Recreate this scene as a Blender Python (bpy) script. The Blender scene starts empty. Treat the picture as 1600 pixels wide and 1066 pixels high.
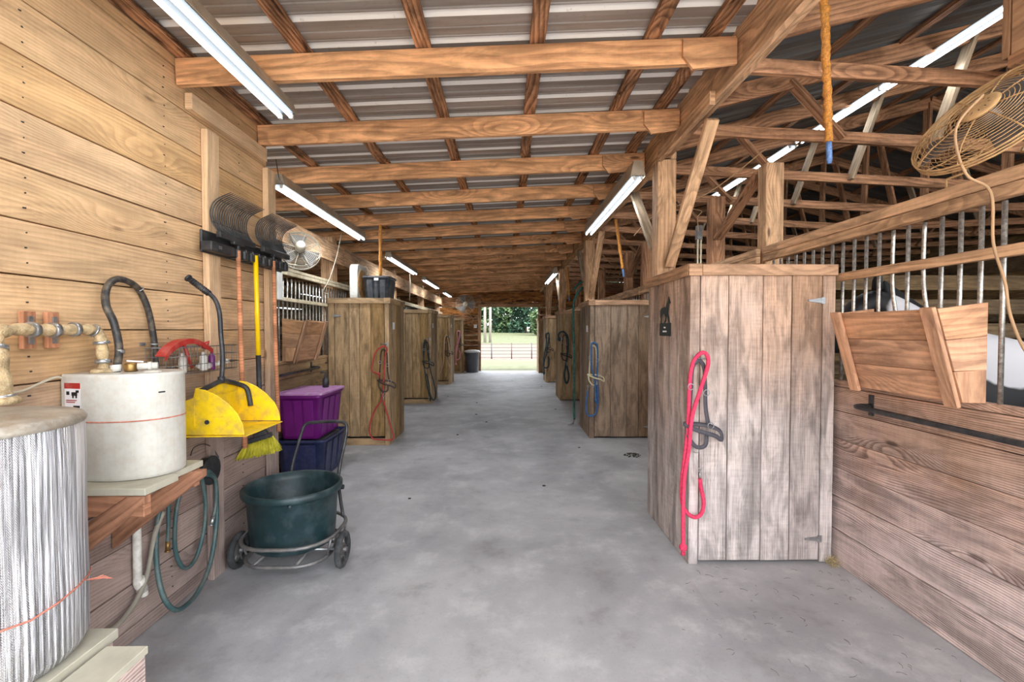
import bpy, math, random
from mathutils import Vector, Matrix
random.seed(7)
C = bpy.context.scene.collection
S = bpy.context.scene
PI = math.pi
V = Vector

# ------------------------------------------------------------------ camera
FPX = 711.0
PITCH, YAW = math.radians(1.37), math.radians(0.886)
CAM = V((0, 0, 1.6))
cd = bpy.data.cameras.new('camera'); cam = bpy.data.objects.new('camera', cd); C.objects.link(cam)
cd.sensor_width = 36; cd.lens = FPX / 1600 * 36; cd.clip_start = 0.05; cd.clip_end = 400
cam.location = CAM; cam.rotation_euler = (PI/2 - PITCH, 0, -YAW)
S.camera = cam
FW = V((math.sin(YAW)*math.cos(PITCH), math.cos(YAW)*math.cos(PITCH), -math.sin(PITCH)))
RT = V((math.cos(YAW), -math.sin(YAW), 0)); UP = RT.cross(FW)
def ray(px, py): return FW + RT*((px-800)/FPX) + UP*((533-py)/FPX)
def at_y(px, py, y): d = ray(px, py); return CAM + d*(y/d.y)
def at_x(px, py, x): d = ray(px, py); return CAM + d*(x/d.x)
def at_z(px, py, z): d = ray(px, py); return CAM + d*((z-1.6)/d.z)

# ------------------------------------------------------------------ world, sun, exposure
w = bpy.data.worlds.new('World'); S.world = w; w.use_nodes = True
nt = w.node_tree; nt.nodes.clear()
sky = nt.nodes.new('ShaderNodeTexSky'); sky.sky_type = 'NISHITA'; sky.sun_disc = False
sky.sun_elevation = math.radians(48); sky.sun_rotation = math.radians(100); sky.air_density = 1.0; sky.dust_density = 2.5
mixs = nt.nodes.new('ShaderNodeMixRGB'); mixs.inputs[0].default_value = 0.75; mixs.inputs[2].default_value = (7.9, 8.1, 8.3, 1)
nt.links.new(sky.outputs[0], mixs.inputs[1])
bg = nt.nodes.new('ShaderNodeBackground'); bg.inputs[1].default_value = 0.50
nt.links.new(mixs.outputs[0], bg.inputs[0])
wo = nt.nodes.new('ShaderNodeOutputWorld'); nt.links.new(bg.outputs[0], wo.inputs[0])
sl = bpy.data.lights.new('sun', 'SUN'); sl.energy = 3.2; sl.angle = math.radians(0.6); sl.color = (1, 0.95, 0.86)
so = bpy.data.objects.new('sun', sl); C.objects.link(so)
so.rotation_euler = V((-0.62, 0.28, -0.85)).to_track_quat('-Z', 'Y').to_euler()
S.view_settings.view_transform = 'Standard'; S.view_settings.look = 'None'
S.view_settings.exposure = 0.88; S.view_settings.gamma = 1; S.view_settings.use_curve_mapping = False
TUBE_L = 7.0
S.cycles.max_bounces = 8; S.cycles.diffuse_bounces = 5; S.cycles.sample_clamp_indirect = 6
S.cycles.caustics_reflective = False; S.cycles.caustics_refractive = False

# ------------------------------------------------------------------ materials
def lin(c): return tuple(((x/255)/12.92 if x/255 <= .04045 else ((x/255+.055)/1.055)**2.4) for x in c)+(1,)
class NT:
    def __init__(s, name):
        s.m = bpy.data.materials.new(name); s.m.use_nodes = True; s.t = s.m.node_tree
        s.b = s.t.nodes['Principled BSDF']
    def n(s, typ, **kw):
        x = s.t.nodes.new(typ)
        for k, v in kw.items(): setattr(x, k, v)
        return x
    def l(s, a, b): s.t.links.new(a, b)
    def math(s, op, a, b=None, c=None, clamp=False):
        x = s.n('ShaderNodeMath', operation=op); x.use_clamp = clamp
        for i, v in enumerate((a, b, c)):
            if v is None: continue
            if isinstance(v, (int, float)): x.inputs[i].default_value = v
            else: s.l(v, x.inputs[i])
        return x.outputs[0]
    def ramp(s, f, a, b, lo=0.0, hi=1.0):
        x = s.n('ShaderNodeMapRange'); x.interpolation_type = 'SMOOTHSTEP'
        s.l(f, x.inputs[0]); x.inputs[1].default_value = a; x.inputs[2].default_value = b
        x.inputs[3].default_value = lo; x.inputs[4].default_value = hi; return x.outputs[0]
    def mix(s, f, a, b, mode='MIX'):
        x = s.n('ShaderNodeMixRGB', blend_type=mode)
        for i, v in enumerate((f, a, b)):
            if isinstance(v, (int, float)): x.inputs[i].default_value = v
            elif isinstance(v, tuple): x.inputs[i].default_value = v
            else: s.l(v, x.inputs[i])
        return x.outputs[0]
    def noise(s, vec, scale, detail=3, rough=.5, dist=0):
        x = s.n('ShaderNodeTexNoise'); s.l(vec, x.inputs['Vector']); x.inputs['Scale'].default_value = scale
        x.inputs['Detail'].default_value = detail; x.inputs['Roughness'].default_value = rough; x.inputs['Distortion'].default_value = dist
        return x.outputs[0]
    def comb(s, x_, y_, z_=0.0):
        c = s.n('ShaderNodeCombineXYZ')
        for i, v in enumerate((x_, y_, z_)):
            if isinstance(v, (int, float)): c.inputs[i].default_value = v
            else: s.l(v, c.inputs[i])
        return c.outputs[0]
    def bump(s, h, strength=.3, dist=.01):
        x = s.n('ShaderNodeBump'); s.l(h, x.inputs['Height']); x.inputs['Strength'].default_value = strength
        x.inputs['Distance'].default_value = dist; s.l(x.outputs[0], s.b.inputs['Normal'])

def wood(name, base, dark, ring=38, warp=7.0, contrast=.55, fine=.35, knots=.55, vary=.25, blotch=.3, grey=None, grey_z=None, stain=0.0, rough=.8, bump=.35):
    s = NT(name); g = s.n('ShaderNodeNewGeometry'); uv = s.n('ShaderNodeUVMap')
    sp = s.n('ShaderNodeSeparateXYZ'); s.l(uv.outputs[0], sp.inputs[0]); u, v = sp.outputs[0], sp.outputs[1]
    r = g.outputs['Random Per Island']
    r10 = s.math('MULTIPLY', r, 53.0)
    c1 = s.comb(s.math('MULTIPLY', u, .55), s.math('MULTIPLY', v, 2.6), r10)
    n1 = s.noise(c1, 1.0, 2, .5)
    # knots
    vo = s.n('ShaderNodeTexVoronoi'); vo.inputs['Scale'].default_value = 1.0
    s.l(s.comb(s.math('MULTIPLY', u, 1.25), s.math('MULTIPLY', v, 4.2), r10), vo.inputs['Vector'])
    d = vo.outputs['Distance']
    sc = s.n('ShaderNodeSeparateColor'); s.l(vo.outputs['Color'], sc.inputs[0])
    has = s.math('GREATER_THAN', sc.outputs[0], 1-knots)
    infl = s.math('MULTIPLY', s.ramp(d, .0, .55, 1.0, 0.0), has)
    phase = s.math('ADD', s.math('MULTIPLY', v, ring), s.math('MULTIPLY', n1, warp*1.6))
    phase = s.math('ADD', phase, s.math('MULTIPLY', infl, warp*.9))
    gr = s.math('FRACT', phase)
    gr = s.math('MULTIPLY', s.ramp(gr, .15, .85), s.ramp(gr, .86, 1.0, 1.0, 0.0))
    fn = s.noise(s.comb(s.math('MULTIPLY', u, 3.0), s.math('MULTIPLY', v, 150.0), r10), 1.0, 3, .6)
    saw = s.noise(s.comb(s.math('MULTIPLY', u, 60.0), s.math('MULTIPLY', v, 8.0), r10), 1.0, 2, .5)
    big = s.noise(s.comb(s.math('MULTIPLY', u, 1.2), s.math('MULTIPLY', v, 5.0), s.math('ADD', r10, 9.0)), 1.0, 4, .6)
    f = s.math('ADD', s.math('MULTIPLY', gr, contrast), s.math('MULTIPLY', s.math('SUBTRACT', fn, .5), fine*2.2))
    f = s.math('ADD', f, s.math('MULTIPLY', s.math('SUBTRACT', saw, .5), fine*.7))
    f = s.math('ADD', f, s.math('MULTIPLY', s.math('SUBTRACT', big, .45), .9), clamp=True)
    col = s.mix(f, lin(base), lin(dark))
    kn = s.math('MULTIPLY', s.ramp(d, .035, .085, 1.0, 0.0), has)
    kd = tuple(x*.32 for x in lin(dark)[:3])+(1,)
    col = s.mix(s.math('MULTIPLY', kn, .8), col, kd)
    if stain:
        st = s.noise(s.comb(s.math('MULTIPLY', u, 1.8), s.math('MULTIPLY', v, 9.0), s.math('ADD', r10, 3.0)), 1.0, 4, .7, .8)
        col = s.mix(s.math('MULTIPLY', s.ramp(st, .50, .68), stain), col, tuple(x*.25 for x in lin(dark)[:3])+(1,))
    if grey:
        spg = s.n('ShaderNodeSeparateXYZ'); s.l(g.outputs['Position'], spg.inputs[0])
        wn = s.noise(g.outputs['Position'], 1.7, 4, .6)
        zz = s.math('ADD', spg.outputs[2], s.math('MULTIPLY', s.math('SUBTRACT', wn, .5), 1.3))
        gf = s.ramp(zz, grey_z[0], grey_z[1], grey_z[2] if len(grey_z) > 2 else .9, 0.0)
        gcol = s.mix(f, lin(grey[0]), lin(grey[1]))
        gcol = s.mix(s.math('MULTIPLY', kn, .7), gcol, kd)
        col = s.mix(gf, col, gcol)
    b2 = s.noise(s.comb(s.math('MULTIPLY', u, 2.6), s.math('MULTIPLY', v, 11.0), s.math('ADD', r10, 21.0)), 1.0, 5, .62, .6)
    bm = s.ramp(b2, .32, .66, 1-blotch*1.25, 1+blotch*.75)
    cb = s.n('ShaderNodeVectorMath', operation='SCALE'); s.l(col, cb.inputs[0]); s.l(bm, cb.inputs['Scale']); col = cb.outputs[0]
    hs = s.n('ShaderNodeHueSaturation'); s.l(col, hs.inputs['Color'])
    vv = s.n('ShaderNodeMapRange'); s.l(r, vv.inputs[0]); vv.inputs[3].default_value = 1-vary; vv.inputs[4].default_value = 1+vary
    s.l(vv.outputs[0], hs.inputs['Value'])
    r2 = s.math('FRACT', s.math('MULTIPLY', r, 17.3))
    h2 = s.n('ShaderNodeMapRange'); s.l(r2, h2.inputs[0]); h2.inputs[3].default_value = .82; h2.inputs[4].default_value = 1.02
    s.l(h2.outputs[0], hs.inputs['Saturation'])
    s.l(hs.outputs[0], s.b.inputs['Base Color']); s.b.inputs['Roughness'].default_value = rough
    s.b.inputs['Specular IOR Level'].default_value = .25
    s.bump(s.math('SUBTRACT', 1.0, f), bump, .004)
    return s.m

def plain(name, col, rough=.5, metal=0.0, var=.12, scale=6.0, dust=None, dust_amt=.5, bump=0.0, spec=.5):
    s = NT(name); g = s.n('ShaderNodeNewGeometry')
    n = s.noise(g.outputs['Position'], scale, 4, .6)
    c = lin(col); a = tuple(x*(1-var*1.6) for x in c[:3])+(1,); b = tuple(min(1, x*(1+var)) for x in c[:3])+(1,)
    cc = s.mix(s.ramp(n, .3, .7), a, b)
    if dust:
        n2 = s.noise(g.outputs['Position'], scale*2.3, 5, .65)
        cc = s.mix(s.math('MULTIPLY', s.ramp(n2, .42, .68), dust_amt), cc, lin(dust))
    s.l(cc, s.b.inputs['Base Color']); s.b.inputs['Roughness'].default_value = rough; s.b.inputs['Metallic'].default_value = metal
    s.b.inputs['Specular IOR Level'].default_value = spec
    if bump: s.bump(s.noise(g.outputs['Position'], scale*8, 3), bump, .004)
    return s.m

def emis(name, col, L):
    s = NT(name); s.b.inputs['Base Color'].default_value = (.9, .9, .9, 1)
    s.b.inputs['Emission Color'].default_value = col; s.b.inputs['Emission Strength'].default_value = L
    return s.m

W_WALL = wood('pine wall planks', (220, 180, 130), (156, 112, 70), ring=58, warp=7, contrast=.30, fine=.34, knots=.35, vary=.09, blotch=.16,
              grey=((152, 132, 126), (78, 64, 62)), grey_z=(.6, 1.95, .94), stain=.12)
W_RAFT = wood('orange pine rafters', (228, 162, 92), (150, 88, 40), ring=20, warp=5, contrast=.42, fine=.26, knots=.75, vary=.14, stain=.25)
W_PURL = wood('stained purlins', (176, 118, 62), (84, 46, 20), ring=30, warp=6, contrast=.65, fine=.4, vary=.2, blotch=.5, stain=.95)
W_HEAD = wood('header lumber', (212, 164, 112), (132, 88, 54), ring=24, warp=5, contrast=.4, fine=.38, vary=.14, stain=.3)
W_TRUS = wood('dusty truss lumber', (178, 122, 74), (92, 54, 28), ring=26, warp=5, contrast=.5, fine=.4, vary=.22, stain=.45)
W_PALE = wood('pale web lumber', (166, 142, 112), (112, 86, 60), ring=24, warp=5, contrast=.4, fine=.4, vary=.1)
W_LKR = wood('weathered locker boards', (188, 152, 124), (118, 86, 66), ring=80, warp=5, contrast=.16, fine=.85, knots=.4, vary=.22, blotch=.34,
             grey=((186, 178, 176), (106, 96, 92)), grey_z=(.5, 2.1, .9), stain=.3)
W_LKL = wood('brown locker boards', (160, 128, 84), (92, 68, 40), ring=70, warp=5, contrast=.18, fine=.6, knots=.5, vary=.3, stain=.35)
W_LKM = wood('grey brown locker boards', (146, 122, 98), (92, 72, 56), ring=70, warp=5, contrast=.18, fine=.6, knots=.4, vary=.24, stain=.35)
W_TRIM = wood('locker trim boards', (184, 138, 96), (122, 82, 52), ring=26, warp=4, contrast=.4, fine=.4, vary=.12, stain=.2)
W_STAL = wood('grained stall boards', (204, 160, 126), (112, 76, 56), ring=85, warp=9, contrast=.6, fine=.5, knots=.6, vary=.10,
              grey=((216, 198, 194), (122, 100, 98)), grey_z=(.25, 1.5, .9), stain=.15, bump=.5)
W_DARK = wood('old partition boards', (132, 106, 72), (78, 58, 36), ring=24, warp=5, contrast=.4, fine=.4, vary=.25, stain=.3)
W_FEED = wood('feeder boards', (206, 150, 104), (148, 96, 62), ring=28, warp=7, contrast=.4, fine=.35, knots=.6, vary=.1, stain=.15)
W_BRKT = wood('bracket lumber', (172, 112, 70), (106, 60, 34), ring=26, warp=6, contrast=.4, fine=.4, vary=.1, stain=.3)
W_PLY = wood('plywood', (190, 140, 90), (150, 98, 56), ring=8, warp=8, contrast=.35, fine=.3, knots=.2, vary=.06)
W_PLYG = plain('grey plywood top', (188, 184, 166), .8, var=.08, scale=9, bump=.1)
W_ORNG = wood('orange mounting blocks', (186, 118, 66), (138, 78, 40), ring=40, warp=3, contrast=.4, knots=0)
W_HAND = wood('ash handle', (204, 122, 56), (150, 80, 30), ring=50, warp=3, contrast=.4, knots=0)
M_STEEL = plain('galvanized bars', (186, 184, 178), .38, .75, var=.25, scale=30, dust=(120, 96, 70), dust_amt=.55)
M_ZINC = plain('zinc hardware', (170, 172, 174), .4, .8, var=.15, scale=30)
M_WHITE = plain('white painted steel', (226, 228, 224), .45, 0, var=.06, dust=(170, 150, 120), dust_amt=.3)
M_CREAM = plain('cream rail paint', (226, 214, 184), .6, 0, var=.1, dust=(140, 112, 76), dust_amt=.4)
M_BLACK = plain('black plastic', (38, 40, 44), .5, 0, var=.2, dust=(96, 92, 88), dust_amt=.35)
M_BLKM = plain('black metal', (52, 54, 58), .45, .4, var=.2, dust=(110, 108, 106), dust_amt=.35)
M_RUBB = plain('black rubber hose', (44, 44, 46), .5, 0, var=.15, dust=(150, 134, 108), dust_amt=.35, scale=10)
M_TYRE = plain('tyre rubber', (48, 50, 52), .8, 0, var=.2, dust=(110, 110, 110), dust_amt=.4)
M_TUB = plain('dark green tub plastic', (26, 50, 54), .45, 0, var=.25, dust=(84, 100, 104), dust_amt=.3, scale=5)
M_GREYM = plain('dusty grey steel tube', (118, 116, 116), .5, .5, var=.15, dust=(150, 146, 140), dust_amt=.5)
M_YEL = plain('yellow plastic', (244, 206, 26), .45, 0, var=.07, dust=(150, 122, 96), dust_amt=.45, scale=7)
M_YELH = plain('yellow handle', (250, 206, 14), .35, 0, var=.03)
M_BRIS = plain('yellow bristles', (214, 204, 60), .6, 0, var=.15, scale=30)
M_PURP = plain('purple tote plastic', (112, 26, 118), .35, 0, var=.08)
M_PURL = plain('dusty purple lid', (176, 120, 176), .5, 0, var=.08, dust=(196, 176, 190), dust_amt=.4)
M_NAVY = plain('navy tote plastic', (36, 44, 84), .4, 0, var=.15, dust=(86, 92, 112), dust_amt=.3)
M_CHAR = plain('charcoal tote plastic', (58, 62, 70), .45, 0, var=.15, dust=(150, 146, 140), dust_amt=.2)
M_HOSE = plain('green garden hose', (58, 88, 90), .5, 0, var=.15, dust=(130, 126, 116), dust_amt=.4, scale=5)
M_HOSG = plain('grey dusty hose', (140, 134, 122), .6, 0, var=.12)
M_PVC = plain('white pvc', (216, 214, 206), .4, 0, var=.08, dust=(150, 140, 130), dust_amt=.35, scale=14)
M_BRAS = plain('brass fitting', (150, 118, 70), .4, .8, var=.2, scale=20)
M_BURL = plain('dusty pipe insulation', (196, 170, 128), .95, 0, var=.25, scale=22, bump=1.0, dust=(226, 208, 174), dust_amt=.4)
M_TAPE = plain('silver tape', (176, 180, 184), .28, .8, var=.15, scale=20)
M_HTR = plain('white heater enamel', (204, 203, 195), .35, 0, var=.04, dust=(180, 150, 116), dust_amt=.22, scale=14)
M_RED = plain('red plastic', (176, 40, 36), .4, 0, var=.1, dust=(190, 130, 120), dust_amt=.35)
M_PINK = plain('pink rope', (232, 66, 104), .8, 0, var=.15, scale=60, bump=.6)
M_ROPR = plain('red rope', (176, 62, 58), .8, 0, var=.15, scale=60, bump=.6)
M_ROPB = plain('blue rope', (64, 104, 152), .8, 0, var=.2, scale=60, bump=.6)
M_ROPT = plain('tan rope', (196, 160, 128), .8, 0, var=.15, scale=60)
M_ROPK = plain('dark teal rope', (40, 60, 66), .8, 0, var=.3, scale=60)
M_ROPP = plain('pale pink rope', (222, 150, 156), .8, 0, var=.15, scale=60)
M_STRG = plain('charcoal webbing', (78, 76, 84), .7, 0, var=.12, scale=40)
M_STRB = plain('dark leather', (58, 40, 34), .55, 0, var=.2, scale=30)
M_STRC = plain('cream webbing', (206, 196, 160), .7, 0, var=.12, scale=40)
M_FAN = plain('dusty tan fan wire', (206, 166, 116), .7, .1, var=.15, scale=20)
M_FANW = plain('pale fan wire', (206, 200, 184), .6, .2, var=.1, scale=20)
M_TRASH = plain('grey bin plastic', (84, 86, 92), .5, 0, var=.1)
M_LID = plain('pale bin lid', (196, 198, 200), .5, 0, var=.06)
M_TAPEF = plain('amber fly ribbon', (196, 124, 44), .45, 0, var=.3, scale=60, bump=.8, dust=(236, 176, 84), dust_amt=.6)
M_BLUE = plain('blue cartridge label', (96, 132, 186), .5, 0, var=.25, scale=80)
M_CORD = plain('tan cord', (186, 150, 112), .7, 0, var=.1)
M_CORDW = plain('white cord', (214, 206, 184), .6, 0, var=.06)
M_PAPER = plain('white label', (236, 234, 236), .6, 0, var=.03)
M_INK = plain('black ink', (24, 24, 26), .6, 0, var=.05)
M_PLAQ = plain('dark plaque', (44, 54, 54), .5, .2, var=.1)
M_FIXT = plain('fixture sheet metal', (176, 162, 142), .5, .1, var=.1, dust=(150, 126, 100), dust_amt=.4)
M_REFL = plain('dull reflector tray', (62, 66, 70), .6, 0, var=.05)
M_TUBE = emis('lit fluorescent tube', (.86, .94, 1.0, 1), TUBE_L)
M_STRAW = plain('straw', (206, 186, 130), .8, 0, var=.2, scale=40)
M_HAYD = plain('dry hay', (112, 96, 72), .9, 0, var=.3, scale=40)
M_DIRT = plain('dark droppings', (70, 64, 54), .95, 0, var=.3, scale=60)
M_TWINE = plain('pink twine', (206, 128, 108), .8, 0, var=.15, scale=60)
M_LEAF1 = plain('dark tree leaves', (64, 96, 74), .6, 0, var=.45, scale=.9)
M_LEAF2 = plain('light tree leaves', (96, 118, 78), .6, 0, var=.4, scale=.9)
M_BARK = plain('bark', (104, 92, 78), .9, 0, var=.2)
M_POLE = plain('weathered utility pole', (150, 144, 134), .8, 0, var=.1)
M_PIPEF = plain('pipe fence steel', (70, 70, 72), .5, .4, var=.1)
M_FNCW = plain('white fence paint', (170, 170, 168), .6, 0, var=.04)

def concrete():
    s = NT('worn concrete'); g = s.n('ShaderNodeNewGeometry'); P = g.outputs['Position']
    a = s.noise(P, .7, 5, .6, .4); b = s.noise(P, 2.6, 8, .68); c = s.noise(P, 70.0, 3, .6)
    col = s.mix(s.ramp(a, .3, .7), lin((152, 152, 155)), lin((186, 186, 188)))
    col = s.mix(s.math('MULTIPLY', s.ramp(b, .48, .72), .5), col, lin((214, 214, 214)))
    col = s.mix(s.math('MULTIPLY', s.ramp(b, .48, .28), .4), col, lin((112, 106, 100)))
    col = s.mix(s.math('MULTIPLY', s.ramp(c, .55, .75), .25), col, lin((110, 108, 106)))
    s.l(col, s.b.inputs['Base Color']); s.b.inputs['Roughness'].default_value = .62; s.b.inputs['Specular IOR Level'].default_value = .35
    s.bump(s.math('ADD', b, s.math('MULTIPLY', c, .4)), .15, .006)
    return s.m
M_CONC = concrete()

def roofmetal(name, c0, c1, rib=None):
    s = NT(name); g = s.n('ShaderNodeNewGeometry'); P = g.outputs['Position']
    mp = s.n('ShaderNodeMapping'); s.l(P, mp.inputs[0]); mp.inputs['Scale'].default_value = (.5, 6, 1)
    a = s.noise(mp.outputs[0], 1.6, 5, .6); b = s.noise(P, 26.0, 4, .6)
    col = s.mix(s.ramp(a, .3, .7), lin(c0), lin(c1))
    col = s.mix(s.math('MULTIPLY', s.ramp(b, .55, .7), .2), col, lin((110, 90, 74)))
    if rib:      # pans carry brown dust, bright daylight on the ribs is painted in
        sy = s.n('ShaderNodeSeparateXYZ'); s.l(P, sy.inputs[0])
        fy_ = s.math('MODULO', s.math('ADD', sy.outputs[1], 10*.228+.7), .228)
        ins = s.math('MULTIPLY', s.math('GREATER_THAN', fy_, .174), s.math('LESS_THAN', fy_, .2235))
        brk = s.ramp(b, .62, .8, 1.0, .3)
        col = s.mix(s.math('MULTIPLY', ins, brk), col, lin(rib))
    s.l(col, s.b.inputs['Base Color']); s.b.inputs['Metallic'].default_value = .1; s.b.inputs['Roughness'].default_value = .55
    return s.m
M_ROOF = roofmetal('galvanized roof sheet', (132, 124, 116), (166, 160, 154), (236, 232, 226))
M_ROOFD = roofmetal('old dark roof sheet', (92, 92, 92), (118, 118, 116))

def foil():
    s = NT('quilted foil insulation'); uv = s.n('ShaderNodeUVMap'); sp = s.n('ShaderNodeSeparateXYZ'); s.l(uv.outputs[0], sp.inputs[0])
    u, v = sp.outputs[0], sp.outputs[1]
    r1 = s.math('ADD', s.math('MULTIPLY', s.noise(s.comb(s.math('MULTIPLY', u, 120.0), s.math('MULTIPLY', v, 2.2)), 1.0, 3, .6), 2.2), s.math('MULTIPLY', s.math('ABSOLUTE', s.math('SINE', s.math('ADD', s.math('MULTIPLY', v, 420.0), s.math('MULTIPLY', s.math('PINGPONG', u, .008), 900.0)))), .25))
    n = s.noise(s.comb(s.math('MULTIPLY', u, 30.0), s.math('MULTIPLY', v, 12.0)), 1.0, 4, .65)
    n3 = s.noise(s.comb(s.math('MULTIPLY', u, 90.0), s.math('MULTIPLY', v, 90.0)), 1.0, 3, .6)
    h = s.math('ADD', r1, s.math('ADD', s.math('MULTIPLY', n, 1.2), s.math('MULTIPLY', n3, .5)))
    s.b.inputs['Metallic'].default_value = .72; s.b.inputs['Roughness'].default_value = .42
    s.l(s.mix(s.ramp(s.noise(s.comb(s.math('MULTIPLY', u, 110.0), s.math('MULTIPLY', v, 2.5)), 1.0, 3, .6), .42, .6), lin((166, 166, 170)), lin((236, 236, 240))), s.b.inputs['Base Color'])
    s.bump(h, .8, .010)
    return s.m
M_FOIL = foil()
M_FOILD = plain('dusty foil top', (172, 166, 154), .5, .35, var=.2, scale=8, bump=.8, dust=(150, 130, 104), dust_amt=.5)

def ground_mat():
    s = NT('pasture'); g = s.n('ShaderNodeNewGeometry'); P = g.outputs['Position']
    sp = s.n('ShaderNodeSeparateXYZ'); s.l(P, sp.inputs[0])
    a = s.noise(P, .25, 5, .6); b = s.noise(P, 3.0, 4, .6)
    grass = s.mix(s.ramp(b, .3, .7), lin((66, 72, 42)), lin((90, 94, 64)))
    dirt = s.mix(s.ramp(b, .3, .7), lin((94, 76, 66)), lin((110, 92, 80)))
    f = s.math('MULTIPLY', s.ramp(s.math('ADD', sp.outputs[1], s.math('MULTIPLY', a, 6.0)), 33, 36), s.ramp(s.math('ADD', sp.outputs[1], s.math('MULTIPLY', a, 6.0)), 52, 57, 1, 0))
    s.l(s.mix(f, grass, dirt), s.b.inputs['Base Color']); s.b.inputs['Roughness'].default_value = .95
    return s.m
M_GRND = ground_mat()
M_BOUNCE_GRAV = plain('added bounce gravel', (206, 200, 190), .9, 0, var=.12, scale=3)

# ------------------------------------------------------------------ mesh helpers
class MB:
    def __init__(s): s.v = []; s.f = []; s.uv = []; s.sm = []
    def face(s, idx, uvs, smooth=False): s.f.append(idx); s.uv.append(uvs); s.sm.append(smooth)
    def beam(s, p0, p1, w, h, up=(0, 0, 1), off=(0, 0)):
        p0, p1 = V(p0), V(p1); d = (p1-p0); L = d.length; d.normalize(); up = V(up)
        side = d.cross(up)
        if side.length < 1e-4: side = d.cross(V((0, 1, 0)))
        side.normalize(); u2 = side.cross(d).normalized()
        b = len(s.v); ou, ov = random.random()*40, random.random()*40
        for q, l in ((p0, 0), (p1, L)):
            for a, c in ((-1, -1), (1, -1), (1, 1), (-1, 1)):
                s.v.append(q + side*(a*w/2+off[0]) + u2*(c*h/2+off[1]))
        lens = (w, h, w, h); acc = 0
        for i in range(4):
            j = (i+1) % 4
            s.face((b+i, b+j, b+4+j, b+4+i), ((ou, ov+acc), (ou, ov+acc+lens[i]), (ou+L, ov+acc+lens[i]), (ou+L, ov+acc)))
            acc += lens[i]+.013
        for k in (0, 4):
            idx = (b+k, b+k+3, b+k+2, b+k+1) if k == 0 else (b+4, b+5, b+6, b+7)
            q = {0: (0, 0), 1: (w, 0), 2: (w, h), 3: (0, h)}
            s.face(idx, tuple((ou+q[(t-b) % 4][0]*.2, ov+q[(t-b) % 4][1]) for t in idx))
        return s
    def box(s, x0, x1, y0, y1, z0, z1):
        if x0 > x1: x0, x1 = x1, x0
        dx, dy, dz = x1-x0, y1-y0, z1-z0; cx, cy, cz = (x0+x1)/2, (y0+y1)/2, (z0+z1)/2
        if dz >= dx and dz >= dy: return s.beam((cx, cy, z0), (cx, cy, z1), dx, dy, up=(0, 1, 0))
        if dx >= dy: return s.beam((x0, cy, cz), (x1, cy, cz), dy, dz)
        return s.beam((cx, y0, cz), (cx, y1, cz), dx, dz)
    def prism(s, poly, vec, smooth=False):
        poly = [V(p) for p in poly]; vec = V(vec); n = len(poly); b = len(s.v)
        nrm = V((0, 0, 0))
        for i in range(n): nrm += poly[i].cross(poly[(i+1) % n])
        if nrm.dot(vec) > 0: poly = poly[::-1]
        nrm.normalize()
        s.v += poly + [p+vec for p in poly]
        e = max(((poly[(i+1) % n]-poly[i]) for i in range(n)), key=lambda q: q.length).normalized(); f = nrm.cross(e)
        ou, ov = random.random()*40, random.random()*40
        q = [(ou+p.dot(e), ov+p.dot(f)) for p in poly]
        s.face(tuple(range(b, b+n)), tuple(q)); s.face(tuple(range(b+2*n-1, b+n-1, -1)), tuple(q[::-1]))
        L = vec.length
        for i in range(n):
            j = (i+1) % n; l = (poly[j]-poly[i]).length
            s.face((b+j, b+i, b+n+i, b+n+j), ((ou+l, ov), (ou, ov), (ou, ov+L), (ou+l, ov+L)), smooth)
        return s
    def loft(s, rings, close=True, cap0=True, cap1=True, smooth=True):
        b = len(s.v); n = len(rings[0]); acc = 0
        for r in rings: s.v += [V(p) for p in r]
        per = [0]
        for i in range(n): per.append(per[-1] + (V(rings[0][(i+1) % n])-V(rings[0][i])).length)
        for k in range(len(rings)-1):
            st = (V(rings[k+1][0])-V(rings[k][0])).length
            for i in range(n if close else n-1):
                j = (i+1) % n
                s.face((b+k*n+i, b+k*n+j, b+(k+1)*n+j, b+(k+1)*n+i), ((per[i], acc), (per[i+1], acc), (per[i+1], acc+st), (per[i], acc+st)), smooth)
            acc += st
        if cap0: s.face(tuple(range(b+n-1, b-1, -1)), tuple((rings[0][n-1-i][0], rings[0][n-1-i][1]) for i in range(n)))
        if cap1:
            o = b+(len(rings)-1)*n
            s.face(tuple(range(o, o+n)), tuple((rings[-1][i][0], rings[-1][i][1]) for i in range(n)))
        return s
    def tube(s, path, r, n=8, closed=False, flat=1.0, nrm=None):
        path = [V(p) for p in path]; m = len(path); rings = []
        t0 = (path[1]-path[0]).normalized(); a = V(nrm) if nrm else (V((0, 0, 1)) if abs(t0.z) < .9 else V((1, 0, 0)))
        a = (a - t0*a.dot(t0)).normalized()
        for i in range(m):
            if closed: t = path[(i+1) % m]-path[i-1]
            else: t = path[min(i+1, m-1)]-path[max(i-1, 0)]
            t.normalize(); a = (a - t*a.dot(t))
            a.normalize(); bb = t.cross(a); rr = r[i] if isinstance(r, (list, tuple)) else r
            rings.append([path[i] + a*math.cos(2*PI*k/n)*rr*flat + bb*math.sin(2*PI*k/n)*rr for k in range(n)])
        if closed: rings.append(rings[0])
        return s.loft(rings, cap0=not closed, cap1=not closed)
    def lathe(s, prof, c=(0, 0, 0), n=24, axis=(0, 0, 1), cap0=True, cap1=True, sx=1.0):
        ax = V(axis).normalized(); q = V((0, 0, 1)).rotation_difference(ax).to_matrix(); c = V(c)
        rings = [[c + q @ V((r*math.cos(2*PI*k/n)*sx, r*math.sin(2*PI*k/n), z)) for k in range(n)] for r, z in prof]
        return s.loft(rings, cap0=cap0, cap1=cap1)
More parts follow.
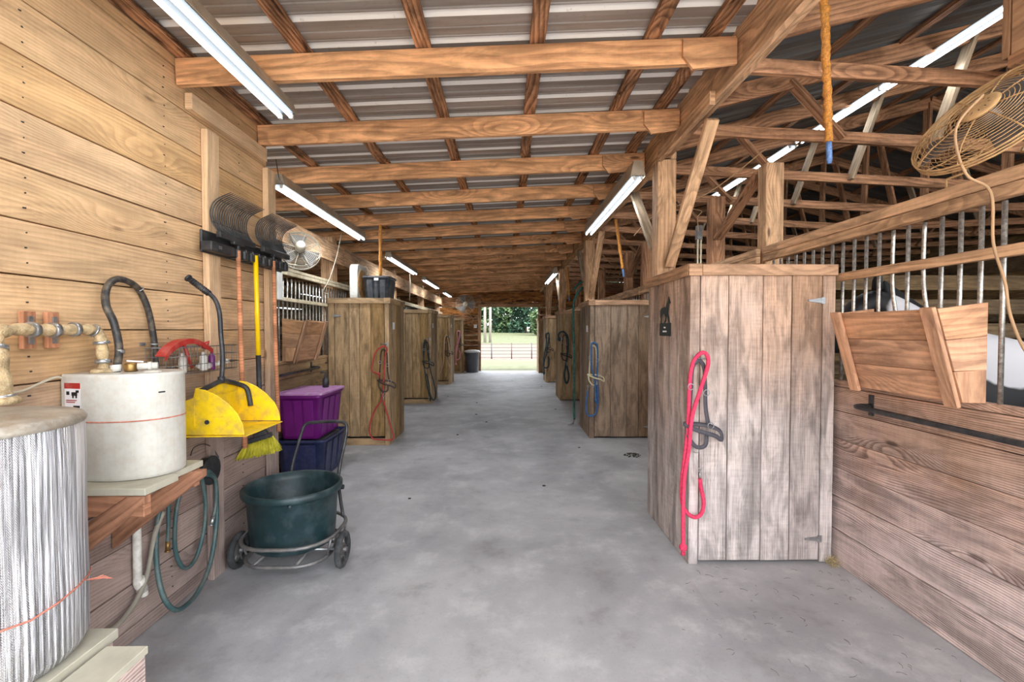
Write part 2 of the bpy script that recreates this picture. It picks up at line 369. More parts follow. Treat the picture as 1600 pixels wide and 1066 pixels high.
    def ball(s, c, r, n=10, sc=(1, 1, 1)):
        pr = []
        for i in range(1, n):
            a = -PI/2 + PI*i/n; pr.append((r*math.cos(a), r*math.sin(a)))
        c = V(c); rings = [[c+V((q*math.cos(2*PI*k/(2*n))*sc[0], q*math.sin(2*PI*k/(2*n))*sc[1], z*sc[2])) for k in range(2*n)] for q, z in pr]
        return s.loft(rings)
    def torus(s, c, R, r, axis=(0, 0, 1), n=24, m=6):
        ax = V(axis).normalized(); q = V((0, 0, 1)).rotation_difference(ax).to_matrix(); c = V(c)
        return s.tube([c+q @ V((R*math.cos(2*PI*k/n), R*math.sin(2*PI*k/n), 0)) for k in range(n)], r, m, closed=True)
    def build(s, name, mat, parent=None, bevel=0.0, solid=0.0):
        me = bpy.data.meshes.new(name); off = V((0, 0, 0))
        if parent is None:
            xs = [p[0] for p in s.v]; ys = [p[1] for p in s.v]; zs = [p[2] for p in s.v]
            off = V(((min(xs)+max(xs))/2, (min(ys)+max(ys))/2, min(zs)))
        me.from_pydata([tuple(V(p)-off) for p in s.v], [], s.f)
        ul = me.uv_layers.new(name='UVMap'); flat = []
        for u in s.uv:
            for q in u: flat += [q[0], q[1]]
        ul.data.foreach_set('uv', flat)
        me.polygons.foreach_set('use_smooth', s.sm)
        me.materials.append(mat); me.update()
        o = bpy.data.objects.new(name, me); C.objects.link(o)
        if parent is None: o.location = off
        else: join(o, parent)
        if bevel:
            m = o.modifiers.new('edge', 'BEVEL'); m.width = bevel; m.segments = 1; m.limit_method = 'ANGLE'; m.angle_limit = .9
        if solid:
            m = o.modifiers.new('solid', 'SOLIDIFY'); m.thickness = solid; m.offset = 0
        return o
def wm(o):
    m = Matrix.Translation(o.location)
    return wm(o.parent) @ o.matrix_parent_inverse @ m if o.parent else m
def join(o, parent): o.parent = parent; o.matrix_parent_inverse = wm(parent).inverted()
def tag(o, label, cat, group=None, kind=None):
    if label: o['label'] = label
    if cat: o['category'] = cat
    if group: o['group'] = group
    if kind: o['kind'] = kind
    return o
def thing(name, loc, label, cat, group=None):
    o = bpy.data.objects.new(name, None); C.objects.link(o); o.location = loc; o.empty_display_size = .1
    return tag(o, label, cat, group)
def struct(name, mb, mat, label, cat, bevel=0.0):
    o = mb.build(name, mat, None, bevel); return tag(o, label, cat, None, 'structure')
def spl(pts, k=6, closed=False):
    pts = [V(p) for p in pts]; n = len(pts); out = []
    rng = range(n if closed else n-1)
    for i in rng:
        p1, p2 = pts[i], pts[(i+1) % n]
        p0 = pts[i-1] if (closed or i > 0) else p1; p3 = pts[(i+2) % n] if (closed or i+2 < n) else p2
        for j in range(k):
            t = j/k
            out.append(.5*((2*p1)+(-p0+p2)*t+(2*p0-5*p1+4*p2-p3)*t*t+(-p0+3*p1-3*p2+p3)*t**3))
    if not closed: out.append(pts[-1])
    return out
def rr(cx, cy, wx, wy, r, z, n=4):
    out = []
    for sx, sy, a0 in ((1, 1, 0), (-1, 1, PI/2), (-1, -1, PI), (1, -1, 3*PI/2)):
        for i in range(n+1):
            a = a0+PI/2*i/n; out.append(V((cx+sx*(wx/2-r)+r*math.cos(a), cy+sy*(wy/2-r)+r*math.sin(a), z)))
    return out
def rnd(a, b): return a+(b-a)*random.random()
ORD = 'first second third fourth fifth sixth seventh eighth ninth tenth eleventh twelfth thirteenth fourteenth fifteenth sixteenth seventeenth eighteenth nineteenth twentieth'.split()

# ------------------------------------------------------------------ constants of the barn
XL, XLS, XR, XH = -1.90, -2.46, 2.27, 1.36      # near left wall, left stall plane, right stall plane, header face
YEND = 17.9
def zr(x): return 3.012 + .048*(x-XL)           # underside of aisle rafters
XOL, XOR = -6.1, 8.7
RT_H, PU_H = .155, .038
PEAK = 5.05
def ztop(x): return 3.30 + .26*(min(x, 2*PEAK-x)-XH)   # underside of truss top chord
def zbot(x): return 3.165 - .047*(min(x, 2*PEAK-x)-XH)

# floor and ground
m = MB(); m.box(XOL-.1, XOR+.1, -3.0, YEND+.05, -.12, 0); struct('floor', m, M_CONC, 'pale grey worn concrete slab running the length of the barn aisle', 'floor')
m = MB(); nx, ny = 40, 60
def gz(x, y):
    if y < 20: return -.06
    if y < 34: return -.06-.54*(y-20)/14
    return -.6+1.7*min(1, (y-34)/48)-.012*x*min(1, (y-34)/48) + max(0, y-84)*.02
for j in range(ny+1):
    for i in range(nx+1):
        x = -60+120*i/nx; y = -25+165*j/ny; m.v.append(V((x, y, gz(x, y)+rnd(-.01, .01)*(y > 20))))
for j in range(ny):
    for i in range(nx):
        a = j*(nx+1)+i; m.face((a, a+1, a+nx+2, a+nx+1), ((0, 0),)*4, True)
tag(m.build('ground', M_GRND), 'sunlit grass and pinkish dirt pasture rising beyond the barn door', 'ground', None, 'structure')

m = MB(); m.box(-14, 16, -24, -3.01, -.10, -.02); struct('bounce_apron', m, M_BOUNCE_GRAV, 'unseen pale gravel apron added outside the open near end to bounce light', 'bounce_apron')  # added out of view, throws sunlight up onto the roof and rafters

# ------------------------------------------------------------------ walls
def hplanks(m, axis, fixed, a0, a1, z0, z1, h, thick, gap=.004, jit=.003, splits=True, start=None):
    z = z0
    first = True
    while z < z1-.02:
        hh = (start if (start and first) else h); first = False
        t = min(z+hh, z1); cuts = [a0, a1]
        if splits and a1-a0 > 3.2: cuts = [a0, a0+(a1-a0)*rnd(.3, .7), a1]
        for c0, c1 in zip(cuts[:-1], cuts[1:]):
            f = fixed+rnd(-jit, jit)
            if axis == 'y': m.beam((f, c0, (z+t)/2), (f, c1-.003, (z+t)/2), thick, t-z-gap)
            else: m.beam((c0, f, (z+t)/2), (c1-.003, f, (z+t)/2), thick, t-z-gap)
        z += hh
m = MB()
hplanks(m, 'y', XL-.0265, -3.0, 3.70, .0, 3.2, .217, .04, gap=.006, splits=False, start=.082)
m.box(XL-.065, XL-.05, -3.0, 3.70, 0, 3.1)
wl = struct('wall_left', m, W_WALL, 'near left wall of wide horizontal rough pine planks', 'wall', .002)
m = MB()
for yn in (1.85, 2.60, 3.32):
    for k in range(14):
        for dz in (.05, .11, .17): m.tube([(XL-.006, yn+rnd(-.012, .012), .082+.217*k+dz), (XL-.0025, yn, .082+.217*k+dz)], .0032, 6)
m.build('nail_heads', M_INK, wl)
# battens, corner board and plate on the near left wall
m = MB(); m.box(XL, XL+.04, 2.90, 3.02, 0, 2.86); tag(m.build('wall_stud', W_WALL, None, .003), 'upright stud board on the near left plank wall behind the tool rack', 'wall stud')
m = MB(); m.box(XL, XL+.045, 3.62, 3.74, 0, zr(XL)-.14); m.box(XL-.56, XL-.002, 3.703, 3.74, 0, 2.9); tag(m.build('corner_board', W_WALL, None, .003), 'long corner board ending the near left plank wall beside the stacked totes', 'corner board')
m = MB(); m.box(XL, XL+.045, 2.76, 3.615, zr(XL)-.10, zr(XL)-.003); tag(m.build('top_plate', W_WALL, None, .003), 'short plate board between the first two rafters on the near left wall', 'beam')
# outer left wall (slatted high up), stall back
m = MB(); hplanks(m, 'y', XOL, -3, YEND, 0, 2.0, .2, .04); m.box(XOL-.04, XOL-.028, -3, YEND, 0, 1.98)
for z in (2.09, 2.33, 2.57, 2.80, 2.96): m.beam((XOL, -3, z), (XOL, YEND, z), .04, .205)
struct('wall_left_outer', m, W_DARK, 'outer board wall behind the left stalls with gaps between upper boards', 'wall')
m = MB(); hplanks(m, 'y', XOR, -3, YEND, 0, 3.44, .2, .04); m.box(XOR+.028, XOR+.04, -3, YEND, 0, 3.43); struct('wall_right_outer', m, W_DARK, 'outer board wall far behind the right stalls', 'wall')
# end wall with opening
DX0, DX1, DZ = -.94, 1.29, 2.50
m = MB()
hplanks(m, 'x', YEND+.03, XOL, DX0, 0, 2.49, .2, .05); hplanks(m, 'x', YEND+.03, DX1, XOR, 0, 2.49, .2, .05)
hplanks(m, 'x', YEND+.03, XOL, DX0, DZ, zr(XOL)+.17, .2, .05, splits=False)
for xa_, xb_ in ((-6.1, -4.6), (-4.6, -3.2), (-3.2, -2.0), (-2.0, DX0)):
    m.box(xa_, xb_, YEND+.006, YEND+.054, zr(XOL)+.13, zr(xa_)+RT_H+PU_H-.005)
hplanks(m, 'x', YEND+.03, DX0, 2.3, DZ, 3.3, .2, .05, splits=False)
for z0, z1 in ((2.5, 3.12), (3.17, 3.48), (3.54, 3.86)): hplanks(m, 'x', YEND+.03, 2.3, XOR, z0, z1, .31, .05, splits=False)
m.prism([(3.4, YEND, 3.86), (6.7, YEND, 3.86), (PEAK, YEND, 4.3)], (0, .05, 0))
struct('wall_back', m, W_PURL, 'far end plank wall around the bright doorway', 'wall')
m = MB(); m.box(DX0-.12, DX0, YEND-.05, YEND, 0, DZ+.1); m.box(DX1, DX1+.1, YEND-.05, YEND, 0, DZ+.1); m.box(DX0, DX1, YEND-.05, YEND, DZ, DZ+.12)
tag(m.build('trim_1', W_TRIM, None, .003), 'brown jamb and head boards framing the far doorway', 'door frame', None, 'structure')

# stall partitions
def partition(x0, x1, y, name, label, top=2.35):
    m = MB(); hplanks(m, 'x', y, x0, x1, 0, 1.3, .2, .04)
    z = 1.38
    while z < top: m.beam((x0, y, z), (x1, y, z), .04, .13); z += .215
    for x in (x0+.06, (x0+x1)/2, x1-.06): m.box(x-.04, x+.04, y+.021, y+.061, 0, top+.02)
    return struct(name, m, W_DARK, label, 'partition')
LY = [3.74, 7.25, 10.85, 14.45, YEND-.05]; RY = [.4, 4.0, 7.62, 11.22, 14.85, YEND-.05]
for i, y in enumerate(LY[:-1]): partition(XOL+.03, XLS-.04, y+.04, 'stall_partition', 'slatted board partition between left stalls, %s from the camera' % ORD[i])
for i, y in enumerate(RY[:-1]): partition(XR+.24, XOR-.03, y+.05, 'stall_partition', 'slatted board partition between right stalls, %s from the camera' % ORD[i], 2.2)

# ------------------------------------------------------------------ roof
def rib_sheet(x0, x1, z0f, name, mat, label, period=.228, y0=-.7, y1=YEND+.5, flip=False):
    prof = []; y = y0
    while y < y1:
        prof += [(y, 0), (y+.070, 0), (y+.076, .005), (y+.084, .005), (y+.090, 0), (y+.140, 0), (y+.146, .005), (y+.154, .005), (y+.160, 0), (y+.168, 0), (y+.176, .028), (y+.192, .028), (y+.222, 0)]
        y += period
    m = MB(); xs = [x0, x1]
    for x in xs: m.v += [V((x, py, z0f(x)+pz)) for py, pz in prof]
    n = len(prof)
    for i in range(n-1): m.face((i, i+1, n+i+1, n+i), ((x0, prof[i][0]), (x0, prof[i+1][0]), (x1, prof[i+1][0]), (x1, prof[i][0])))
    return struct(name, m, mat, label, 'roof')
def zsheet(x): return zr(x)+RT_H+PU_H+.002
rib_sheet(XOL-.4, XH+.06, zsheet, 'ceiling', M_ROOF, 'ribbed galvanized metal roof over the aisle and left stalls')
rib_sheet(XH+.07, PEAK, lambda x: ztop(x)+.09+.04, 'ceiling_right', M_ROOFD, 'dark ribbed metal roof slope rising over the right stalls')
rib_sheet(PEAK, XOR+.3, lambda x: ztop(x)+.09+.04, 'ceiling_far_right', M_ROOFD, 'dark ribbed metal roof slope falling beyond the ridge on the right')

# rafters
RAFY = [2.70, 3.57, 4.45, 5.35, 6.27, 7.12, 8.10, 9.10, 10.03, 11.0] + [11.93+.93*k for k in range(7)]
grp = 'rough orange pine rafters across the aisle'
for i, y in enumerate(RAFY):
    t = thing('rafter', (XH, y, zr(XH)), 'rough orange pine rafter across the aisle, %s from the camera' % ORD[i], 'rafter', grp)
    m = MB(); x0 = XL+.005 if y < 3.7 else XOL
    dz = rnd(-.006, .006)
    m.beam((x0, y, zr(x0)+RT_H/2+dz), (XH-.002, y, zr(XH)+RT_H/2), .04, RT_H-.004); m.build('board', W_RAFT, t, .003)
    m = MB(); a = rnd(.28, .5); yy = y-.0405
    m.prism([(XH-a, yy, zr(XH)+.12), (XH-.01, yy, zr(XH)+.13), (XH-.01, yy, zr(XH)-.02), (XH-a+.06, yy, zr(XH)-.055), (XH-a, yy, zr(XH)+.02)], (0, .019, 0))
    s_ = m.build('splice_board', W_RAFT, t, .002)

for i, y in enumerate((.79, 1.695)):
    m = MB(); m.beam((XL+.005, y, zr(XL)+RT_H/2), (XH-.002, y, zr(XH)+RT_H/2), .04, RT_H-.004)
    tag(m.build('rafter', W_RAFT, None, .003), 'rough orange pine rafter above the camera, %s overhead' % ORD[i], 'rafter', grp)
# purlins on the aisle roof
for i, x in enumerate((1.22, .86, .20, -.48, -1.17, -1.86, -2.6, -3.4, -4.2, -5.0, -5.8)):
    m = MB(); z = zr(x)+RT_H+PU_H/2
    cuts = [-.7, .9, 4.4, 8.1, 11.8, 15.4, YEND+.3]
    for a, b in zip(cuts[:-1], cuts[1:]): m.beam((x+rnd(-.015, .015), a, z), (x+rnd(-.015, .015), b-.004, z), .088, PU_H-.003)
    tag(m.build('purlin', W_PURL, None, .002), 'water stained purlin running lengthwise over the aisle rafters, %s from the header beam' % ORD[i], 'purlin', 'water stained roof purlins')

# right header with posts and braces
t = thing('header_beam', (XH+.05, 8, 3.12), 'long doubled header beam along the right side of the aisle', 'beam')
m = MB(); cuts = [-.7, .45, 4.02, 7.62, 11.22, 14.85, YEND]
for k, (a, b) in enumerate(zip(cuts[:-1], cuts[1:])): m.beam((XH+.022, a, 3.245), (XH+.022, b-.004, 3.245), .040, .29)
m.build('outer_ply', W_HEAD, t, .003)
m = MB()
for a, b in zip(cuts[:-1], cuts[1:]): m.beam((XH+.064, a+.2, 3.2), (XH+.064, b-.01, 3.2), .040, .19)
m.build('inner_ply', W_HEAD, t, .003)
PY = [4.02, 7.62, 11.22, 14.85]
for i, y in enumerate(PY):
    lb = ORD[i]
    m = MB(); m.box(XH-.02, XH+.14, y-.03, y+.13, 0, 3.095); m.box(XH+.088, XH+.14, y-.03, y+.13, 3.097, 3.4); tag(m.build('timber_post', W_HEAD, None, .006), 'square timber post carrying the header beam, behind the %s right locker' % lb, 'post', 'posts under the right header beam')
    m = MB(); m.beam((XH+.075, y-.06, 2.16), (XH+.075, y-.86, 3.06), .04, .09, up=(1, 0, 0))
    tag(m.build('knee_brace', W_HEAD, None, .003), 'slanting knee brace leaning toward the camera from the post behind the %s right locker' % lb, 'brace', 'knee braces on the right posts')
    m = MB(); m.beam((XH+.02, y+.17, 2.35), (XH+.02, y+.85, 3.06), .04, .09, up=(1, 0, 0))
    tag(m.build('knee_brace', W_PALE, None, .003), 'slanting knee brace leaning away from the camera off the post behind the %s right locker' % lb, 'brace', 'knee braces on the right posts')
m = MB(); m.beam((XH-.02, 2.95, 3.10), (XH-.02, 3.95, 3.10), .036, .09); tag(m.build('cleat', W_HEAD, None, .003), 'short cleat board with a cut end under the nearest part of the header beam', 'board')

# trusses on the right
grp = 'trusses over the right stalls'
for i, y in enumerate(RAFY):
    yy = y+.045
    t = thing('roof_truss', (PEAK, yy, zbot(PEAK)), 'dusty lumber roof truss over the right stalls, %s from the camera' % ORD[i], 'truss', grp)
    for sgn in (0, 1):
        X = (lambda x: x) if sgn == 0 else (lambda x: 2*PEAK-x)
        m = MB(); m.beam((X(XH+.09), yy, ztop(XH+.09)+.045), (X(PEAK), yy, ztop(PEAK)+.045), .036, .14); m.build('top_chord', W_TRUS, t, .003)
        m = MB(); m.beam((X(XH+.09), yy+.038, zbot(XH+.09)+.045), (X(PEAK), yy+.038, zbot(PEAK)+.045), .036, .09); m.build('bottom_chord', W_TRUS, t, .003)
        for j, (b0, t0) in enumerate(() if (i == 0 and sgn == 0) else ((2.68, 2.25), (3.42, 3.72), (PEAK-.05, PEAK-.02) if sgn == 0 else (4.6, 4.9))):
            m = MB(); m.beam((X(b0), yy+.0, zbot(b0)+.02), (X(t0), yy+.0, ztop(t0)+.04), .034, .09, up=(0, 1, 0))
            m.build('web', W_PALE if j == 1 else W_TRUS, t, .002)
for sgn in (0, 1):
    for i, x in enumerate((1.75, 2.45, 3.15, 3.85, 4.5, 4.95)):
        X = x if sgn == 0 else 2*PEAK-x; sl_ = .26 if sgn == 0 else -.26
        m = MB(); m.beam((X, -.7, ztop(x)+.1+.014), (X, YEND+.3, ztop(x)+.1+.014), .085, .03, up=(-sl_, 0, 1))
        tag(m.build('purlin', W_TRUS, None), ('brown purlin lengthwise on the near slope of the right roof, %s up from the eave' if sgn == 0 else 'brown purlin on the far slope of the right roof, %s up from the outer wall') % ORD[i], 'purlin', 'purlins on the right roof')
# ply box at top right
t = thing('plywood_gusset', (3.1, 2.52, 3.0), 'orange plywood panel and post at the top right corner', 'panel')
m = MB(); m.box(2.82, 3.35, 2.54, 2.58, 3.13, 3.75); m.box(2.82, 2.86, 1.2, 2.53, 3.13, 3.7); m.build('panel', W_PLY, t, .002)
m = MB(); m.box(2.80, 3.35, 2.44, 2.53, 3.06, 3.125); m.build('ledger', W_TRUS, t, .003)
# posts in the right stalls
for i, (x, y, zt) in enumerate(((XR+.12, 4.12, 3.30), (XR+.10, 5.15, 3.28), (XR+.12, 7.75, 3.2), (XR+.10, 8.8, 3.2), (XR+.12, 11.35, 3.2), (XR+.12, 14.98, 3.2))):
    m = MB(); wd = .075 if y in (5.15, 8.8) else .08; m.box(x-wd+.02, x+wd+.02, y-.07, y+.07, 0, min(zt, zbot(x)-.02))
    tag(m.build('timber_post', W_TRUS if i else W_HEAD, None, .006), 'square timber post on the right stall line, %s from the camera' % ORD[i], 'post', 'posts on the right stall line')
m = MB(); m.beam((XR+.1, 5.05, 2.62), (XR+.1, 4.22, 3.06), .036, .11, up=(1, 0, 0)); tag(m.build('knee_brace', W_TRUS, None, .003), 'diagonal brace between the two nearest stall posts above the near right locker', 'brace')
m = MB(); m.beam((XR+.1, 8.7, 2.62), (XR+.1, 7.85, 3.05), .036, .11, up=(1, 0, 0)); tag(m.build('knee_brace', W_TRUS, None, .003), 'diagonal brace between stall posts above the second right locker', 'brace')

# left header over the stall fronts with posts
for i, (a, b) in enumerate(((3.78, 7.0), (7.0, 10.7), (10.7, 14.3), (14.3, YEND-.06))):
    m = MB(); m.box(XLS-.02, XLS+.02, a, b-.01, 2.57, 2.84)
    tag(m.build('header_board', W_HEAD, None, .003), 'pale header board above the left stall fronts, %s from the camera' % ORD[i], 'beam', 'left header boards')
for i, y in enumerate((6.72, 10.45, 14.05, 17.5)):
    m = MB(); m.box(XLS-.225, XLS-.055, y-.02, y+.17, 0, zr(XLS)-.02)
    tag(m.build('timber_post', W_HEAD, None, .005), 'square timber post behind the left stall fronts, %s from the camera' % ORD[i], 'post', 'left stall posts')

# ------------------------------------------------------------------ stall fronts
def stall_front(side, y0, y1, label, skip=(), bent=(), step=.1, nbars=None):
    xp = XR if side > 0 else XLS; s_ = side
    t = thing('stall_railing', (xp, (y0+y1)/2, 0), label, 'stall front', 'barred stall fronts')
    m = MB(); hs = [.0, .235, .46, .66, .86, 1.05, 1.215]
    for a, b in zip(hs[:-1], hs[1:]):
        f = xp+s_*(.02+rnd(-.002, .002)); m.beam((f, y0, (a+b)/2), (f, y1, (a+b)/2), .04, b-a-.004)
    m.build('kick_boards', W_STAL if side > 0 else W_LKL, t, .002)
    m = MB(); m.box(xp+s_*.0, xp+s_*.05, y0, y1, 1.217, 1.255); m.build('sill', W_STAL if side > 0 else W_LKL, t, .003)
    m = MB()
    if side > 0:
        m.box(xp-.01, xp+.032, y0, y1, 2.20, 2.262); m.box(xp-.01, xp+.032, y0, y1, 2.265, 2.33); m.build('top_rail', W_HEAD, t, .004)
        m = MB(); m.box(xp-.012, xp+.012, y0, y1, 1.93, 1.985); m.build('middle_rail', W_HEAD, t, .003)
    else:
        m.box(xp-.02, xp+.02, y0, y1, 2.22, 2.26); m.box(xp-.02, xp+.02, y0, y1, 2.265, 2.30); m.build('top_rail', M_CREAM, t, .003)
        m = MB(); m.box(xp-.014, xp+.014, y0, y1, 1.925, 1.965); m.build('middle_rail', M_CREAM, t, .003)
        m = MB(); m.box(xp-.016, xp+.03, 4.92, 5.03, 1.93, 2.255)
        if y0 < 4: m.build('end_plate', M_WHITE, t, .003)
    y = y0+.07; k = 0
    while y < y1-.03:
        if k not in skip:
            xx = xp+s_*.028; m = MB()
            if k in bent: m.tube(spl([(xx, y-.012, 1.256), (xx+.0, y-.045, 1.55), (xx, y-.0, 1.86), (xx, y, 2.19)], 5), .0105, 8)
            else: m.tube([(xx, y, 1.256), (xx, y, 2.195)], .0105, 8)
            m.build('bar', M_STEEL, t)
        y += step; k += 1
    return t
stall_front(1, .4, 3.97, 'right stall front nearest the camera with galvanized bars and a wooden feeder', skip=(15,), bent=(20, 22))
for i in range(1, 5): stall_front(1, RY[i]+.08, RY[i+1]-.03, 'barred right stall front behind the lockers, %s from the camera' % ORD[i], step=.15)
stall_front(-1, 3.78, 7.22, 'left stall front with cream rails and a slatted feeder beside the purple tote')
for i in range(1, 4): stall_front(-1, LY[i]+.08, LY[i+1]-.03, 'barred left stall front behind the lockers, %s from the camera' % ORD[i], step=.15)

# feeders
def feeder(side, y0, y1, label, mat):
    xp = XR if side > 0 else XLS; s_ = -side
    X = lambda d: xp+s_*d
    t = thing('feed_box', (xp, (y0+y1)/2, 1.25), label, 'feeder', 'wooden feed boxes')
    zt, zb = 1.70, 1.255
    e = V((X(.245)-X(.115), 0, zt-zb)); 
    m = MB()
    for k in range(3):
        f_ = (k+.5)/3; c0 = V((X(.115)-s_*.011+e.x*f_, y0+.02, zb+e.z*f_)); m.beam(c0, c0+V((0, y1-y0-.04, 0)), .022, e.length/3-.003, up=e)
    m.build('front_boards', mat, t, .002)
    for yy in (y0, y1-.02):
        m = MB()
        for k in range(3):
            a, b = k/3, (k+1)/3; q = lambda f: X(.115+.13*f)
            m.prism([(X(.005), yy, zb+(zt+.03-zb)*a), (q(a), yy, zb+(zt-zb)*a+.003), (q(b), yy, zb+(zt-zb)*b), (X(.005), yy, zb+(zt+.03-zb)*b)], (0, .02, 0))
        m.build('end_boards', mat, t, .002)
    for yy in (y0+.002, y1-.075):
        m = MB(); m.prism([(X(.118), yy, zb-.02), (X(.252), yy, zt+.01), (X(.272), yy, zt+.005), (X(.138), yy, zb-.025)], (0, .07, 0)); m.build('corner_cleat', W_TRIM if side < 0 else W_FEED, t, .003)
    m = MB(); m.box(min(X(.005), X(.11)), max(X(.005), X(.11)), y0+.022, y1-.022, zb, zb+.02); m.build('bottom_board', mat, t)
    return t
feeder(1, 2.10, 2.78, 'orange brown wooden hay feeder hung on the bars of the near right stall', W_FEED)
feeder(-1, 5.05, 5.68, 'plywood feeder hung on the left stall bars above the purple tote', W_PLY)

# blanket bars
def blanket_bar(side, yb, ye, label):
    xp = XR if side > 0 else XLS; s_ = -side; r = .011; z = 1.13
    r = .0155
    t = thing('blanket_bar', (xp, yb, 1.05), label, 'blanket bar', 'black steel blanket bars')
    m = MB(); m.tube(spl([(xp+s_*.01, yb, z), (xp+s_*.07, yb, z), (xp+s_*.105, yb-.01, z), (xp+s_*.118, yb-.04, z), (xp+s_*.12, yb-.1, z)], 5)[:-1]+[V((xp+s_*.12, yb-.1, z)), V((xp+s_*.12, ye+.1, z-.005))] + spl([(xp+s_*.12, ye+.1, z-.005), (xp+s_*.105, ye+.02, z-.005), (xp+s_*.07, ye, z), (xp+s_*.01, ye, z)], 4)[1:], r, 8); m.build('rod', M_BLKM, t)
    for y in (yb, ye):
        m = MB(); m.box(xp+s_*.001, xp+s_*.009, y-.017, y+.017, z-.06, z+.07); m.build('bracket', M_BLKM, t)
blanket_bar(1, 2.77, 1.55, 'black steel blanket bar on the near right stall boards under the feeder')
blanket_bar(-1, 5.8, 4.7, 'black steel blanket bar on the left stall boards behind the purple tote')

# ------------------------------------------------------------------ lockers
def locker(side, y0, label, mat, idx):
    x0, x1 = (1.25, 2.24) if side > 0 else (XLS+.02, -1.60)
    xa = x0 if side > 0 else x1            # aisle-side face
    xs = x1 if side > 0 else x0            # stall side
    y1 = y0+.88; H = 1.975; s_ = 1 if side > 0 else -1
    t = thing('tack_locker', ((x0+x1)/2, (y0+y1)/2, 0), label, 'locker', 'wooden tack lockers')
    # aisle side vertical boards
    def vb(name, pts, fixed, axis, zz0, zz1, parent, th=.022, fs=1):
        m = MB()
        for a, b in zip(pts[:-1], pts[1:]):
            f = fixed+rnd(0, .003)*fs
            if axis == 'y': m.box(f, f+th*fs, a+.003, b-.003, zz0+rnd(0, .006), zz1) if fs > 0 else m.box(f+th*fs, f, a+.003, b-.003, zz0+rnd(0, .006), zz1)
            else: m.box(a+.0028, b-.0028, f, f+th, zz0+rnd(0, .006), zz1)
        return m.build(name, mat, parent, .002)
    def cuts(a, b, n): 
        w_ = [rnd(.8, 1.25) for _ in range(n)]; tot = sum(w_); o = [a]
        for q in w_: o.append(o[-1]+q/tot*(b-a))
        o[-1] = b; return o
    vb('side_panel', cuts(y0+.002, y1, 6), xa, 'y', 0, H, t, fs=s_)
    vb('back_panel', cuts(min(xa+s_*.03, xs), max(xa+s_*.03, xs), 5), y1-.025, 'x', 0, H, t)
    vb('inner_panel', cuts(y0+.03, y1-.03, 5), xs, 'y', 0, H, t, fs=-s_)
    m = MB(); m.box(min(xa, xa+s_*.065), max(xa, xa+s_*.065), y0-.024, y0-.001, .0, H); m.build('corner_post', mat, t, .003)
    m = MB(); m.box(min(xs, xs-s_*.085), max(xs, xs-s_*.085), y0-.022, y0-.001, .01, H); m.build('hinge_post', mat, t, .003)
    d0, d1 = sorted((xa+s_*.07, xs-s_*.09))
    lowrail = .10 if side < 0 else .0
    dr = vb('door', cuts(d0, d1, 4), y0-.022, 'x', .02+lowrail, H-.004, t)
    if lowrail:
        m = MB(); m.box(d0, d1, y0-.018, y0-.001, 0, .095); m.build('base_rail', mat, t, .003)
    for z in (1.80, .17):
        m = MB(); xh = xs-s_*.088
        m.box(xh-.013, xh+.013, y0-.030, y0-.0225, z-.022, z+.022)
        m.prism([(xh-s_*.01, y0-.028, z-.018), (xh-s_*.10, y0-.028, z-.006), (xh-s_*.10, y0-.028, z+.006), (xh-s_*.01, y0-.028, z+.018)], (0, .004, 0)); m.build('hinge', M_ZINC, dr)
    m = MB(); zl = 1.405; xl = xa+s_*.03
    m.box(xl-.012, xl+.012, y0-.034, y0-.0245, zl-.03, zl+.03); m.tube(spl([(xl, y0-.03, zl), (xl, y0-.075, zl-.01), (xl, y0-.095, zl+.012)], 4), .005, 6)
    m.tube([(xl+s_*.01, y0-.031, zl+.005), (xl+s_*.09, y0-.031, zl+.003)], .005, 6); m.build('latch_hook', M_ZINC, t)
    # top trim and top
    m = MB(); z0, z1 = 1.965, 2.045
    m.box(min(xa-s_*.02, xa+s_*.07), max(xa-s_*.02, xa+s_*.07), y0-.046, y0-.0255, z0, z1); m.box(min(xa+s_*.072, xs), max(xa+s_*.072, xs), y0-.046, y0-.0255, z0+.003, z1-.003)
    m.box(min(xa-s_*.022, xa-s_*.001), max(xa-s_*.022, xa-s_*.001), y0-.024, y1+.02, z0, z1)
    m.build('top_trim', W_TRIM if side > 0 else mat, t, .003)
    m = MB(); n = 4
    for k in range(n):
        a = y0-.02+(y1-y0)*k/n; m.box(x0+.002, x1-.002, a, a+(y1-y0)/n-.003, H+.003, H+.025)
    m.build('top_board', mat, t)
    return t
RLY = [3.075, 6.70, 10.30, 13.90, 16.98]; LLY = [6.34, 9.93, 13.40, 16.95]
rdesc = ['big weathered grey board tack locker nearest on the right with a pink lead rope', 'brown board tack locker on the right with a blue lead rope, second from the camera',
         'dark board tack locker third on the right with teal rope looped at its corner', 'narrow looking board tack locker fourth on the right near the far doorway', 'last right tack locker edge beside the far doorway']
ldesc = ['brown board tack locker on the left carrying a dark tote and box fan', 'brown board tack locker second on the left with a black halter', 'brown board tack locker third on the left with a tan rope', 'brown board tack locker last on the left before the bin']
for i, y in enumerate(RLY): locker(1, y, rdesc[i], (W_LKR, W_LKM, W_LKL, W_LKL, W_LKL)[i], i)
for i, y in enumerate(LLY): locker(-1, y, ldesc[i], W_LKL, i)

